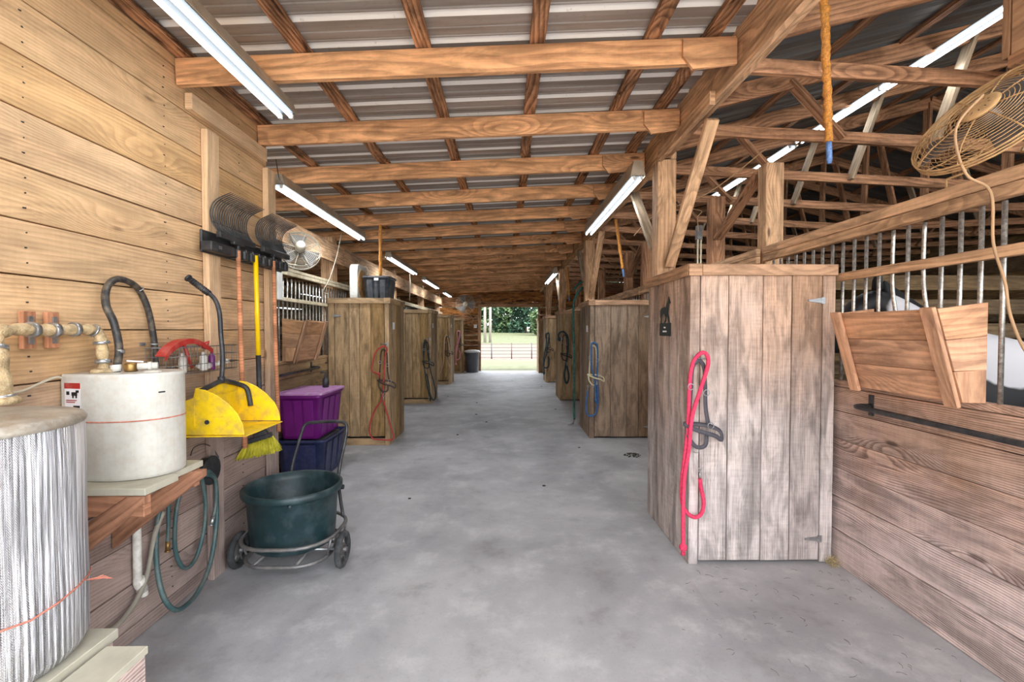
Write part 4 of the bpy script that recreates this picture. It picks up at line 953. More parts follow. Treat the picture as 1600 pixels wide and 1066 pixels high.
# ------------------------------------------------------------------ totes
def tote(name, x0, x1, y0, y1, z0, h, mat, label, lid=None, open_=False, taper=.05, grp_=None, rings=True):
    cx_, cy_ = (x0+x1)/2, (y0+y1)/2; wx, wy = x1-x0, y1-y0
    t = thing(name, (cx_, cy_, z0), label, 'tote', grp_)
    R = [rr(cx_, cy_, wx-2*taper-.02, wy-2*taper-.02, .035, z0), rr(cx_, cy_, wx-2*taper, wy-2*taper, .04, z0+.012), rr(cx_, cy_, wx-.03, wy-.03, .045, z0+h-.03), rr(cx_, cy_, wx, wy, .05, z0+h-.028), rr(cx_, cy_, wx, wy, .05, z0+h)]
    m = MB()
    if lid is None: R += [rr(cx_, cy_, wx-.02, wy-.02, .045, z0+h), rr(cx_, cy_, wx-.04, wy-.04, .04, z0+h-.03), rr(cx_, cy_, wx-2*taper-.02, wy-2*taper-.02, .03, z0+.02)]
    m.loft(R); m.build('bin', mat, t)
    m = MB(); n = 3
    for k in range(n):
        a = x0+taper+.05+(wx-2*taper-.1)*(k+.5)/n; m.prism([(a-.05, y0+taper+.002, z0+.03), (a+.05, y0+taper+.002, z0+.03), (a+.06, y0+.012, z0+h-.05), (a-.06, y0+.012, z0+h-.05)], (0, -.006, 0))
        a = y0+taper+.05+(wy-2*taper-.1)*(k+.5)/n; m.prism([(x1-taper-.002, a-.06, z0+.03), (x1-taper-.002, a+.06, z0+.03), (x1-.012, a+.07, z0+h-.05), (x1-.012, a-.07, z0+h-.05)], (.006, 0, 0))
    if rings: m.build('ribs', mat, t, .003)
    if lid:
        m = MB(); m.loft([rr(cx_, cy_, wx+.02, wy+.02, .05, z0+h+.001), rr(cx_, cy_, wx+.03, wy+.03, .055, z0+h+.008), rr(cx_, cy_, wx+.02, wy+.02, .05, z0+h+.022), rr(cx_, cy_, wx-.03, wy-.03, .05, z0+h+.024), rr(cx_, cy_, wx-.05, wy-.05, .05, z0+h+.015), rr(cx_, cy_, wx-.12, wy-.12, .05, z0+h+.016), rr(cx_, cy_, wx-.14, wy-.14, .05, z0+h+.026)], smooth=False); m.build('lid', lid, t)
    return t
tote('storage_tote', -2.43, -1.90, 4.78, 5.50, .0, .44, M_NAVY, 'dusty navy blue plastic tote on the floor under the purple one', None)
m = MB(); m.box(-1.815, -1.755, 6.357, 6.3595, 2.29, 2.325)
tag(m.build('price_label', M_PAPER), 'small white paper label near the rim of the charcoal tote', 'label')
m = MB(); m.box(-2.37, -1.96, 4.85, 5.43, .39, .425)
tag(m.build('folded_blanket', M_CHAR, None, .01), 'dark folded blanket filling the navy tote up to its rim', 'blanket')
tote('storage_tote', -2.42, -1.93, 4.78, 5.48, .442, .47, M_PURP, 'purple plastic tote with dusty lilac lid stacked on the navy tote', M_PURL)
tote('storage_tote', -1.99, -1.60, 6.36, 6.80, 2.002, .35, M_CHAR, 'charcoal plastic tote on top of the nearest left locker', None, taper=.04)
m = MB(); p = at_y(504, 585, 5.40); m.lathe([(.035, .932), (.035, 1.03), (.012, 1.06), (.012, 1.09)], (-2.08, 5.30, 0), 14); m.tube([(-2.08, 5.30, 1.08), (-2.08, 5.30, 1.11), (-2.13, 5.28, 1.115)], .010, 6)
tag(m.build('spray_bottle', M_BLACK), 'black spray bottle standing at the back of the lilac tote lid', 'bottle')
# box fan
t = thing('box_fan', (-2.12, 6.6, 2.002), 'white box fan standing edge on atop the nearest left locker', 'fan')
def yzr(x, cy_, cz, wy, wz, r): return [V((x, cy_+q.x, cz+q.y)) for q in rr(0, 0, wy, wz, r, 0, 5)]
fy, fz = 6.62, 2.002+.265
m = MB(); m.loft([yzr(-2.17, fy, fz, .44, .53, .09), yzr(-2.06, fy, fz, .44, .53, .09)], smooth=False); fb = m.build('case', M_WHITE, t, .008)
m = MB()
for k in range(9): m.torus((-2.056, fy, fz), .03+.021*k, .0025, (1, 0, 0), 24, 4)
m.lathe([(.20, -.002), (.20, .0015)], (-2.06, fy, fz), 24, (1, 0, 0)); m.build('grille', M_FAN, t)
m = MB(); m.tube(spl([(-2.12, 6.84, 2.46), (-2.08, 6.85, 2.55), (-2.03, 6.85, 2.45), (-2.02, 6.84, 2.2), (-2.025, 6.83, 2.02), (-2.06, 6.35, 2.012), (-2.2, 6.30, 2.03)], 5), .004, 5); m.build('cord', M_CORDW, t)

# ------------------------------------------------------------------ round fans
def round_fan(c, nrm, R, label, mat, mounts=(), cagew=.12, nr=16, motor=None, blades=True, mr=.24):
    c = V(c); nrm = V(nrm).normalized(); q = V((0, 0, 1)).rotation_difference(nrm).to_matrix()
    L = lambda x, y, z: c+q @ V((x, y, z))
    t = thing('round_fan', c-V((0, 0, R)), label, 'fan', 'round cage fans')
    m = MB()
    for sg in (1, -1):
        for k in range(nr):
            rr_ = R*(.16+.84*k/(nr-1)); z = sg*cagew/2*(1-(rr_/R)**4*.75)
            m.tube([L(rr_*math.cos(2*PI*j/32), rr_*math.sin(2*PI*j/32), z) for j in range(32)], .0017 if k < nr-1 else .004, 4, closed=True)
        for a in range(8):
            an = 2*PI*a/8+.2; m.tube([L(r_*R*math.cos(an), r_*R*math.sin(an), sg*cagew/2*(1-r_**4*.75)) for r_ in (.1, .4, .7, .88, 1.0)], .0035, 5)
    for k in range(3): m.tube([L(R*math.cos(2*PI*j/32), R*math.sin(2*PI*j/32), (k-1)*cagew*.11) for j in range(32)], .004, 4, closed=True)
    m.build('cage', mat, t)
    m = MB(); ml = motor or .09; m.lathe([(.02, cagew/2-.01), (R*mr*.8, cagew/2), (R*mr, cagew/2+.01), (R*mr, cagew/2+ml*.7), (R*mr*.8, cagew/2+ml), (.03, cagew/2+ml+.004)], c, 20, nrm)
    m.build('motor', mat, t)
    m = MB()
    for k in range(10): a = 2*PI*k/10; m.tube([L(R*.12*math.cos(a), R*.12*math.sin(a), cagew/2+ml+.001), L(R*.17*math.cos(a), R*.17*math.sin(a), cagew/2+ml-.002)], .004, 4)
    m.build('vents', M_INK, t)
    if blades:
        for b in range(3):
            m = MB(); a0 = 2*PI*b/3; rg = []
            for r_ in (.14, .35, .6, .85):
                w_ = (.18+.42*r_)*R*.8; tw = .55-.3*r_
                ring = []
                for u, s2 in ((-1, 1), (0, 1), (1, 1), (1, -1), (0, -1), (-1, -1)):
                    ring.append(L(r_*R*math.cos(a0)-u*w_*math.cos(tw)*math.sin(a0), r_*R*math.sin(a0)+u*w_*math.cos(tw)*math.cos(a0), -.01+u*w_*math.sin(tw)*.5+s2*.0015))
                rg.append(ring)
            m.loft(rg, smooth=False); m.build('blade', M_GREYM, t)
        m = MB(); m.lathe([(.03, -.04), (R*.14, -.03), (R*.14, .03), (.03, cagew/2)], c, 16, nrm); m.build('hub', M_GREYM, t)
    for mp in mounts:
        m = MB(); m.tube(mp, .006, 6); m.build('mount', mat, t)
    return t, L
FC = V((2.225, 2.08, 2.575))
ft, L = round_fan(FC, (-.78, -.12, .585), .30, 'dusty tan round cage fan tilted over the near right stall rail', M_FAN, motor=.02, mr=.26,
    mounts=[[V((2.285, 2.34, 2.332)), V((2.285, 2.34, 2.38)), V((2.29, 2.25, 2.385)), V((2.28, 2.22, 2.44)), V((2.30, 2.2, 2.45))],
            [V((2.285, 1.96, 2.332)), V((2.285, 1.96, 2.38)), V((2.29, 2.0, 2.39)), V((2.33, 2.03, 2.42))]])
m = MB(); m.tube(spl([L(-.0, -.05, .13), V((2.02, 2.03, 2.50)), V((2.06, 2.02, 2.3)), at_x(1548, 300, 2.13), at_x(1552, 380, 2.18), at_x(1570, 440, 2.2), at_x(1578, 490, 2.2), at_x(1600, 545, 2.2), at_x(1640, 600, 2.22)], 6), .006, 6)
tag(m.build('power_cable', M_CORD), 'tan power cord drooping from the near right fan past the bars', 'cord')
m = MB(); m.tube([at_y(1436, 256, 2.5), at_y(1470, 215, 2.4)], .011, 8); m.tube([at_y(1433, 259, 2.5), at_y(1438, 254, 2.5)], .016, 8); tag(m.build('fan_arm', M_FAN), 'tan steel arm sticking out beside the near right fan', 'rod')
round_fan((-2.33, 5.22, 2.50), (.45, -.80, .25), .225, 'pale round cage fan above the left stall front behind the rack', M_FANW, motor=.12, nr=12,
    mounts=[[V((XLS, 5.22, 2.30)), V((XLS+.03, 5.22, 2.33)), V((-2.38, 5.24, 2.36))]])
round_fan((-1.52, 17.55, 2.60), (.12, -1, 0), .37, 'large round cage fan on the far end wall left of the doorway', M_FANW, nr=10,
    mounts=[[V((-1.80, YEND-.002, 2.75)), V((-1.75, 17.6, 2.72))], [V((-1.25, YEND-.002, 2.75)), V((-1.28, 17.6, 2.72))]])
# cords
def cord(pts, r, mat, label, name='hanging_cable'):
    m = MB(); m.tube(spl(pts, 6), r, 5); return tag(m.build(name, mat), label, 'cord')
cord([at_x(533, 366, -2.30), at_x(526, 400, -2.33), at_x(515, 435, -2.36), at_x(505, 455, -2.40), V((-2.42, 6.3, 2.1))], .005, M_CORDW, 'white cord hanging from the light down to the left stall bars')
cord([at_x(448, 412, -2.35), at_x(475, 415, -2.3), at_x(495, 405, -2.32), at_x(502, 398, -2.4)], .006, M_CORDW, 'white cord of the left stall fan')
cord([at_x(640, 428, -2.12), at_x(641, 445, -2.13), at_x(640, 470, -2.2)], .007, M_CORDW, 'white cord hanging under the light above the second left locker')
cord([V((-1.44, 17.5, 2.28)), V((-1.25, 17.8, 2.05)), V((-1.3, 17.88, 1.9)), V((-1.15, 17.88, 1.78))], .01, M_CORD, 'cord from the far wall fan to the white outlet')
m = MB(); m.box(-1.22, -1.10, YEND-.04, YEND+.002, 1.68, 1.82); tag(m.build('outlet_box', M_WHITE, None, .005), 'white outlet box on the far end wall beside the doorway', 'outlet')
cord([V((-1.88, 3.80, 3.0)), at_x(436, 278, -1.95), at_x(440, 285, -2.0)], .004, M_BLKM, 'black wire feeding the light above the rack end')
cord([at_x(300, 0, -1.0) if False else V((1.30, 17.8, 2.3)), V((1.32, 16.9, 2.16)), V((1.5, 14.9, 2.15))], .01, M_CORD, 'tan cord sagging above the far right lockers')
# fly ribbons
def ribbon(p0, p1, label, r=.017, cart=True, lean=(0, 0, 0)):
    p0, p1 = V(p0), V(p1); t = thing('fly_ribbon', p1, label, 'fly trap', 'hanging amber fly ribbons')
    m = MB(); n = 40; a = [p0.lerp(p1, k/n)+V((rnd(-.003, .003), rnd(-.003, .003), 0)) for k in range(n+1)]
    m.tube(a, [r+rnd(-.003, .004) for _ in a], 8); m.build('sticky_tube', M_TAPEF, t)
    if cart:
        m = MB(); d = (p1-p0).normalized(); m.tube([p1, p1+d*.03, p1+d*.10, p1+d*.12], [r*.7, .015, .015, .01], 10); m.build('cartridge', M_BLUE, t)
y_ = 2.70; ribbon(at_y(1287, -30, 2.55), at_y(1295, 222, 2.55), 'amber fly ribbon with blue cartridge hanging nearest, before the trusses', r=.021)
ribbon(V((-1.66, 6.12, 3.0)), V((-1.66, 6.12, 2.33)), 'amber fly ribbon hanging above the charcoal tote on the left locker', cart=False, r=.022)
ribbon(at_y(962, 342, 6.4), at_y(973, 420, 6.4), 'amber fly ribbon over the second right locker', r=.02)
ribbon(at_y(886, 418, 10.2), at_y(889, 462, 10.2), 'amber fly ribbon farthest down the right side of the aisle', r=.025)

# ------------------------------------------------------------------ halters and lead ropes
def tack(hook, sc, hm, rm, hl, rl, ropepts=None, hw=.011, rope_r=.011, fx=1):
    """hook: point on a locker front; hangs in the plane y = hook.y - .04"""
    h = V(hook)-V((0, .035, 0)); P_ = lambda x, z, d=0.0: h+V((x*sc*fx, -d, z*sc))
    t = thing('halter', P_(0, -.75), hl, 'halter', 'halters hung on locker hooks')
    m = MB()
    m.tube(spl([P_(.0, .0, .02), P_(-.035, -.05), P_(-.045, -.20), P_(-.055, -.34), P_(-.06, -.46)], 5), hw, 6, flat=.35, nrm=(0, 1, 0))
    m.tube(spl([P_(.0, .0, .02), P_(.04, -.05), P_(.05, -.18), P_(.055, -.32), P_(.075, -.44)], 5), hw, 6, flat=.35, nrm=(0, 1, 0)); m.build('cheek_straps', hm, t)
    m = MB(); m.tube(spl([P_(-.085, -.43), P_(.0, -.47, .03), P_(.10, -.50, .03), P_(.155, -.53, .02), P_(.15, -.475, .0), P_(.07, -.44, -.0), P_(-.03, -.43, -.002)], 5, True), hw*1.1, 6, closed=True, flat=.4, nrm=(0, 1, 0)); m.build('noseband', hm, t)
    m = MB(); m.tube(spl([P_(-.07, -.45), P_(-.06, -.52, .01), P_(-.01, -.58, .015), P_(.05, -.57, .01), P_(.06, -.50, .005)], 5), hw, 6, flat=.4, nrm=(0, 1, 0)); m.build('chin_strap', hm, t)
    for x, z in ((.055, -.22), (-.05, -.18), (.085, -.44), (-.01, -.60)):
        m = MB(); m.torus(P_(x, z, .012), .017*sc+.003, .0032, (0, 1, 0), 14, 5); m.build('ring', M_ZINC, t)
    t = thing('lead_rope', P_(-.1, -1.2), rl, 'lead rope', 'lead ropes hung on locker hooks')
    m = MB()
    if ropepts is None:
        ropepts = [(.0, -.70, .02), (.03, -.80), (.02, -.98), (-.06, -1.05), (-.13, -.98), (-.12, -.70), (-.05, -.30), (-.07, -.05), (-.01, .02, .03), (.035, -.05, .03), (.0, -.30, .03), (-.07, -.65, .02), (-.12, -.95, .02), (-.12, -1.2, .02)]
    pts = [P_(*p) for p in ropepts]; m.tube(spl(pts, 6), rope_r, 8); m.ball(pts[-1], rope_r*2.0, 6); m.tube([pts[-1], pts[-1]-V((0, 0, .05*sc))], rope_r*1.1, 6); m.build('rope', rm, t)
    m = MB(); m.tube([pts[0], pts[0]+V((0, 0, .045*sc))], .006, 6); m.torus(pts[0]+V((0, 0, .06*sc)), .013, .003, (0, 1, 0), 12, 5); m.build('clip', M_ZINC, t)
hk = V((1.28, 3.075-.045, 1.405))
def loc(px, py, d=0): q = at_y(px, py, 2.98); return ((q.x-hk.x), (q.z-hk.z), d)
pr = [loc(1093, 748, .02), loc(1097, 765), loc(1101, 785), loc(1098, 803), loc(1088, 810), loc(1075, 803), loc(1067, 785), loc(1067, 750), loc(1073, 700), loc(1077, 650), loc(1079, 600), loc(1084, 568), loc(1093, 552, .03), loc(1102, 554, .035), loc(1104, 570, .035), loc(1094, 605, .03), loc(1080, 650, .03), loc(1076, 700, .02), loc(1069, 745, .02), loc(1067, 790, .02), loc(1067, 840, .02), loc(1067, 855, .02)]
tack(hk, 1.0, M_STRG, M_PINK, 'charcoal webbing halter on the near right locker', 'bright pink lead rope on the near right locker', ropepts=pr, hw=.015, rope_r=.0135)
tack((-1.665, 6.34-.04, 1.34), 1.0, M_STRB, M_ROPR, 'dark leather halter on the nearest left locker', 'red lead rope on the nearest left locker, its end on the floor',
     ropepts=[(.0, -.70, .02), (.03, -.85), (.10, -1.10), (.12, -1.24), (-.05, -1.25), (-.17, -1.22), (-.2, -1.08), (-.13, -.85), (-.03, -.68), (.0, -.4), (.02, -.1), (.05, .0, .02), (.0, .04, .02), (-.10, -.04, .02), (-.15, -.22, .02), (-.15, -.30, .02), (-.06, -.34, .02)], rope_r=.010)
tack((-1.70, 9.93-.04, 1.36), 1.0, M_INK, M_ROPK, 'black halter on the second left locker', 'dark rope trailing down the second left locker',
     ropepts=[(.0, -.70, .02), (.05, -.9), (.08, -1.15), (.15, -1.28), (.2, -1.15), (.16, -.9), (.08, -.6), (.02, -.2), (-.02, .03), (-.06, -.1), (-.05, -.5), (0, -.9), (.08, -1.25)], rope_r=.012)
tack((-1.68, 13.40-.04, 1.42), 1.0, M_STRB, M_ROPT, 'brown halter on the third left locker', 'tan rope drooping from the third left locker to the floor',
     ropepts=[(-.0, -.70, .02), (.06, -.9), (.12, -.75), (.05, -.3), (-.01, .02), (-.08, -.05), (-.10, -.4), (-.12, -.75), (-.2, -1.05), (-.38, -1.3)], rope_r=.013)
tack((-1.70, 16.95-.04, 1.55), 1.0, M_INK, M_ROPP, 'small dark halter on the last left locker', 'pale pink lead rope on the last left locker', rope_r=.02)
tack((1.29, 6.70-.04, 1.38), 1.0, M_STRC, M_ROPB, 'cream and blue webbing halter on the second right locker', 'blue lead rope on the second right locker',
     ropepts=[(-.08, -.66, .02), (-.1, -.85), (-.09, -1.0), (-.03, -1.04), (.04, -1.0), (.07, -.8), (.06, -.4), (.06, -.05), (.02, .03, .02), (-.03, 0, .02), (-.03, -.3, .02), (.02, -.5, .02), (.04, -.8, .02)], rope_r=.014)
tack((1.34, 10.30-.04, 1.50), 1.0, M_INK, M_ROPK, 'dark halter on the third right locker', 'teal rope looped over the corner of the third right locker',
     ropepts=[(.05, -.70, .02), (.1, -.95), (.05, -1.1), (.0, -.9), (.06, -.5), (.08, -.1), (.0, .05), (-.08, .06), (-.13, -.0), (-.12, -.1)], rope_r=.02)
tack((1.31, 13.90-.04, 1.5), 1.0, M_INK, M_ROPK, 'black halter on the fourth right locker', 'dark coiled rope on the fourth right locker', rope_r=.018)
m = MB(); gp = [V((1.19, 7.86, 2.30)), V((1.30, 7.84, 2.42)), V((1.39, 7.84, 2.40)), V((1.30, 7.82, 2.30)), V((1.2, 7.80, 2.15)), V((1.17, 7.78, 1.9)), V((1.18, 7.75, 1.2)), V((1.18, 7.72, .5)), V((1.18, 7.70, .08))]
m.tube(spl(gp, 8), .018, 8); o = m.build('green_rope', plain('green twisted rope', (38, 92, 84), .8, 0, var=.4, scale=25)); tag(o, 'dark green rope hanging beside the second right locker almost to the floor', 'rope')
m = MB(); m.tube([(1.18, 7.70, .08), (1.15, 7.66, .02), (1.06, 7.6, .012)], .010, 6); m.build('clip', M_ZINC, o)

# name plaque with horse outline on the locker side
t = thing('name_plaque', (1.236, 3.63, 1.57), 'dark stall plaque with a standing horse outline on the near right locker', 'sign')
XP = 1.2475
hs = [(1031, 503), (1032, 485), (1033, 480), (1040, 478), (1043, 468), (1044, 463), (1046, 466), (1048, 474), (1046, 476), (1044.5, 484), (1043.5, 490), (1045, 500), (1046.3, 506), (1045, 506), (1043, 495), (1041, 492), (1041.5, 500), (1039.5, 506), (1038, 506), (1040, 498), (1037, 491), (1035, 490), (1033.5, 497), (1033.5, 507), (1032, 507), (1032.5, 495)]
hsr = [at_x(x, y, XP) for x, y in ((1032, 505.5), (1033, 498), (1032, 494), (1032.2, 486), (1034.5, 481.5), (1040.5, 480), (1044, 470), (1045.2, 463.5), (1046.2, 467), (1048, 472.5), (1047.6, 474.5), (1045.6, 474.5), (1045, 484), (1044, 489), (1045.4, 496), (1046.6, 505.5), (1045.4, 505.5), (1043.6, 497), (1042, 491.5), (1041.6, 496), (1041, 502), (1039, 505.5), (1037.6, 505.5), (1039.6, 501), (1040.2, 496), (1038.6, 491), (1035.6, 490.5), (1034.4, 496), (1033.4, 505.5))]
m = MB(); m.prism(hsr, (-.004, 0, 0)); m.build('horse_outline', M_PLAQ, t)
pa, pb = at_x(1031.5, 506, XP), at_x(1048.5, 525.5, XP)
m = MB(); m.box(XP-.006, XP, min(pa.y, pb.y), max(pa.y, pb.y), 1.555, 1.655); m.build('plate', M_PLAQ, t, .001)
m = MB()
yc = (pa.y+pb.y)/2
for z, hw_ in ((1.62, .020), (1.59, .042)):
    y = yc-hw_
    while y < yc+hw_: m.box(XP-.0075, XP-.0062, y, y+.008, z-.006, z+.006); y += .0105
m.build('lettering', M_PAPER, t)
# small card holders on locker sides
for i, (x, y, z, lb) in enumerate(((-1.597, 6.55, 1.66, 'small white card on the aisle side of the nearest left locker'), (-1.597, 10.1, 1.70, 'small white card on the aisle side of the second left locker'), (-1.597, 13.6, 1.72, 'small white card on the aisle side of the third left locker'), (1.247, 6.9, 1.62, 'small white card on the aisle side of the second right locker'))):
    m = MB(); s_ = 1 if x < 0 else -1
    m.box(x, x+s_*.004, y-.05, y+.05, z-.05, z+.05) if s_ > 0 else m.box(x-.004, x, y-.05, y+.05, z-.05, z+.05)
    tag(m.build('name_card', M_PAPER), lb, 'card')

# trash bin
t = thing('trash_bin', (-1.24, 17.2, 0), 'grey trash bin with a pale lid beside the far doorway', 'bin')
m = MB(); m.lathe([(.22, 0), (.225, .01), (.27, .74), (.28, .75)], (-1.24, 17.3, 0), 28); m.build('bin', M_TRASH, t)
m = MB(); m.lathe([(.29, .752), (.30, .76), (.30, .80), (.27, .83), (.15, .855), (.01, .86)], (-1.24, 17.3, 0), 28); m.build('lid', M_LID, t)

# ------------------------------------------------------------------ floor bits
m = MB()
for i in range(150):
    x, y = rnd(.9, 2.2), rnd(1.5, 3.0); a = rnd(0, PI); l = rnd(.01, .05)**1.0
    if random.random() > (x-.7)/1.5: continue
    m.tube([(x, y, .002), (x+l*math.cos(a)*.5, y+l*math.sin(a)*.5, .004), (x+l*math.cos(a+.3), y+l*math.sin(a+.3), .002)], .0008, 3)
tag(m.build('straw_litter', M_HAYD), 'scattered bits of dark hay on the concrete by the near right stall', 'hay', None, 'stuff')
m = MB()
for i in range(160):
    x, y, z = 2.245+rnd(-.03, .02)*0, 0, 0
    x, y = 2.20+rnd(-.02, .06), 3.02+rnd(-.04, .03); h = rnd(0, .07)*(1-(abs(y-3.02)/.05))
    a = rnd(0, 2*PI); l = rnd(.01, .03); m.tube([(x, y, .003+h), (x+l*math.cos(a)*.5, y+l*math.sin(a)*.5, .003+h+rnd(0, .01))], .0015, 3)
tag(m.build('hay_tuft', M_STRAW), 'small tuft of pale hay at the foot of the near right locker', 'hay', None, 'stuff')
m = MB(); q = at_z(988, 712, 0)
for i in range(60):
    a, r_ = rnd(0, 2*PI), rnd(0, 1)**.6; m.ball((q.x+.10*r_*math.cos(a), q.y+.10*r_*math.sin(a), .006+.02*(1-r_)), rnd(.006, .013), 4, (1, 1, .6))
tag(m.build('debris_pile', M_DIRT), 'small dark pile of dirt on the aisle beside the second right locker', 'dirt', None, 'stuff')
m = MB()
for px, py in ((800, 596), (744, 648), (745, 630), (700, 620), (846, 604), (760, 660), (868, 640), (715, 680), (905, 700), (640, 780), (850, 760)):
    q = at_z(px, py, 0); m.ball((q.x, q.y, .006), rnd(.008, .016), 4, (1.4, 1, .5))
tag(m.build('floor_specks', M_DIRT), 'scattered dark specks of dirt down the concrete aisle', 'dirt', None, 'stuff')

# ------------------------------------------------------------------ right side wiring and clutter
t = thing('conduit_box', (2.36, 5.4, 2.0), 'grey electrical box with conduit on the stall post above the near locker', 'electrical box')
m = MB(); m.box(2.16, 2.22, 5.10, 5.16, 2.62, 2.78); m.build('box', M_GREYM, t, .003)
m = MB(); m.tube([(2.17, 5.11, 1.9), (2.17, 5.11, 2.62)], .010, 6); m.tube([(2.205, 5.11, 1.9), (2.205, 5.11, 2.62)], .010, 6); m.build('conduit', M_CREAM, t)
m = MB(); m.tube(spl([at_y(1092, 362, 5.05), at_y(1090, 340, 5.0), at_y(1096, 330, 5.0), at_y(1075, 325, 4.9), at_y(1060, 315, 4.8)], 5), .005, 5); m.tube(spl([(2.3, 4.0, 3.20), (2.0, 4.5, 2.95), (1.7, 5.1, 2.9), (1.5, 5.3, 2.7)], 5), .006, 5)
tag(m.build('hanging_cable', M_CORD), 'slack brown cables strung between posts above the near right locker', 'cord')
m = MB(); m.box(2.0, 2.24, 5.0, 5.02, 2.0, 2.0) if False else m.box(2.85, 3.35, 5.9, 5.93, 2.02, 2.42)
tag(m.build('plywood_sheet', W_PLY, None, .003), 'tan plywood sheet leaning on the partition beyond the near right post', 'panel')

# ------------------------------------------------------------------ horse in the near right stall
hx, hy_, hz = 0, 0, 0
t = thing('horse', (2.55, 2.93, 0), 'black and white horse standing behind the bars of the near right stall', 'horse')
s = NT('pinto coat'); g = s.n('ShaderNodeNewGeometry'); tc = s.n('ShaderNodeTexCoord')
def blobm(c, r):
    vm = s.n('ShaderNodeVectorMath', operation='DISTANCE'); s.l(g.outputs['Position'], vm.inputs[0]); vm.inputs[1].default_value = c
    nz = s.math('MULTIPLY', s.noise(g.outputs['Position'], 5.0, 2), .12)
    return s.ramp(s.math('ADD', vm.outputs['Value'], nz), r, r+.02, 1.0, 0.0)
f = s.math('MAXIMUM', blobm((2.86, 3.25, 1.74), .17), blobm((3.22, 2.85, 1.45), .26))
f = s.math('MAXIMUM', f, blobm((4.3, 3.2, .95), .25))
s.l(s.mix(f, lin((20, 19, 21)), lin((214, 212, 214))), s.b.inputs['Base Color']); s.b.inputs['Roughness'].default_value = .55
M_COAT = s.m
def skin(name, verts, edges, mat, parent, root=0, sub=2):
    me = bpy.data.meshes.new(name); me.from_pydata([v[:3] for v in verts], [], []); me.vertices
    me = bpy.data.meshes.new(name); me.from_pydata([v[:3] for v in verts], edges, [])
    o = bpy.data.objects.new(name, me); C.objects.link(o); join(o, parent)
    md = o.modifiers.new('skin', 'SKIN'); sv = me.skin_vertices[0].data if me.skin_vertices else None
    if sv is None:
        bpy.context.view_layer.objects.active = o; sv = me.skin_vertices[0].data
    for i, v in enumerate(verts):
        r_ = v[3]; sv[i].radius = (r_, v[4] if len(v) > 4 else r_); sv[i].use_root = (i == root)
    sb = o.modifiers.new('sub', 'SUBSURF'); sb.levels = sub; sb.render_levels = sub
    md.use_smooth_shade = True
    me.materials.append(mat); return o
# body runs from rump (x 4.45) to chest (x 3.15); neck up to a head at the left
hv = [(4.35, 3.25, 1.30, .27), (4.0, 3.22, 1.24, .30), (3.6, 3.15, 1.22, .29), (3.28, 3.08, 1.26, .26), (3.02, 3.0, 1.50, .17), (2.80, 2.98, 1.72, .13), (2.66, 2.98, 1.84, .12), (2.54, 2.93, 1.70, .10), (2.47, 2.88, 1.52, .075), (2.44, 2.86, 1.42, .06),
      (4.55, 3.28, 1.25, .20),
      (3.20, 2.93, 1.0, .12), (3.18, 2.92, .62, .065), (3.19, 2.92, .55, .06), (3.19, 2.92, .25, .04), (3.17, 2.92, .12, .05), (3.15, 2.92, .04, .065),
      (3.24, 3.25, 1.0, .12), (3.26, 3.26, .62, .065), (3.26, 3.26, .25, .04), (3.25, 3.26, .12, .05), (3.23, 3.26, .04, .065),
      (4.46, 3.12, 1.0, .16), (4.40, 3.10, .82, .10), (4.58, 3.10, .56, .06), (4.56, 3.10, .26, .042), (4.53, 3.10, .12, .05), (4.50, 3.10, .04, .065),
      (4.50, 3.42, 1.0, .16), (4.46, 3.42, .82, .10), (4.64, 3.42, .56, .06), (4.62, 3.42, .26, .042), (4.60, 3.42, .12, .05), (4.57, 3.42, .04, .065)]
he = [(0, 1), (1, 2), (2, 3), (3, 4), (4, 5), (5, 6), (6, 7), (7, 8), (8, 9), (0, 10), (3, 11), (11, 12), (12, 13), (13, 14), (14, 15), (15, 16), (3, 17), (17, 18), (18, 19), (19, 20), (20, 21), (10, 22), (22, 23), (23, 24), (24, 25), (25, 26), (26, 27), (10, 28), (28, 29), (29, 30), (30, 31), (31, 32), (32, 33)]
skin('body', hv, he, M_COAT, t, root=1)
for yy in (2.92, 3.05):
    m = MB(); m.loft([[V((2.70+dx, yy+dy, 1.90)) for dx, dy in ((-.03, -.02), (.03, -.02), (.03, .02), (-.03, .02))], [V((2.70+dx, yy+dy, 1.98)) for dx, dy in ((-.025, -.02), (.025, -.02), (.025, .02), (-.025, .02))], [V((2.71+dx, yy+dy, 2.06)) for dx, dy in ((-.004, -.004), (.004, -.004), (.004, .004), (-.004, .004))]]); m.build('ear', M_INK, t)
m = MB(); rg = []
for k in range(12):
    u = k/11; c = V((2.72+.5*u, 2.98+.06*u, 1.95-.45*u)); rg.append([c+V((0, -.03-.04*abs(math.sin(k*2)), -.14-.03*math.sin(k*3))), c+V((.02, 0, .02)), c+V((.02, .03, .0)), c+V((-.02, .02, -.05))])
m.loft(rg); m.build('mane', M_INK, t)
m = MB(); m.tube(spl([(4.70, 3.28, 1.32), (4.80, 3.28, 1.2), (4.80, 3.28, .9), (4.78, 3.28, .6)], 5), [.04]*8+[.06]*6+[.03, .02], 8); m.build('tail', M_INK, t)
for yy in (2.86, 3.00):
    m = MB(); m.ball((2.555, yy, 1.74), .022, 6); m.build('eye', M_BLACK, t)
t.location = (2.62, 3.40, 0); t.rotation_euler = (0, 0, math.radians(-35.7))

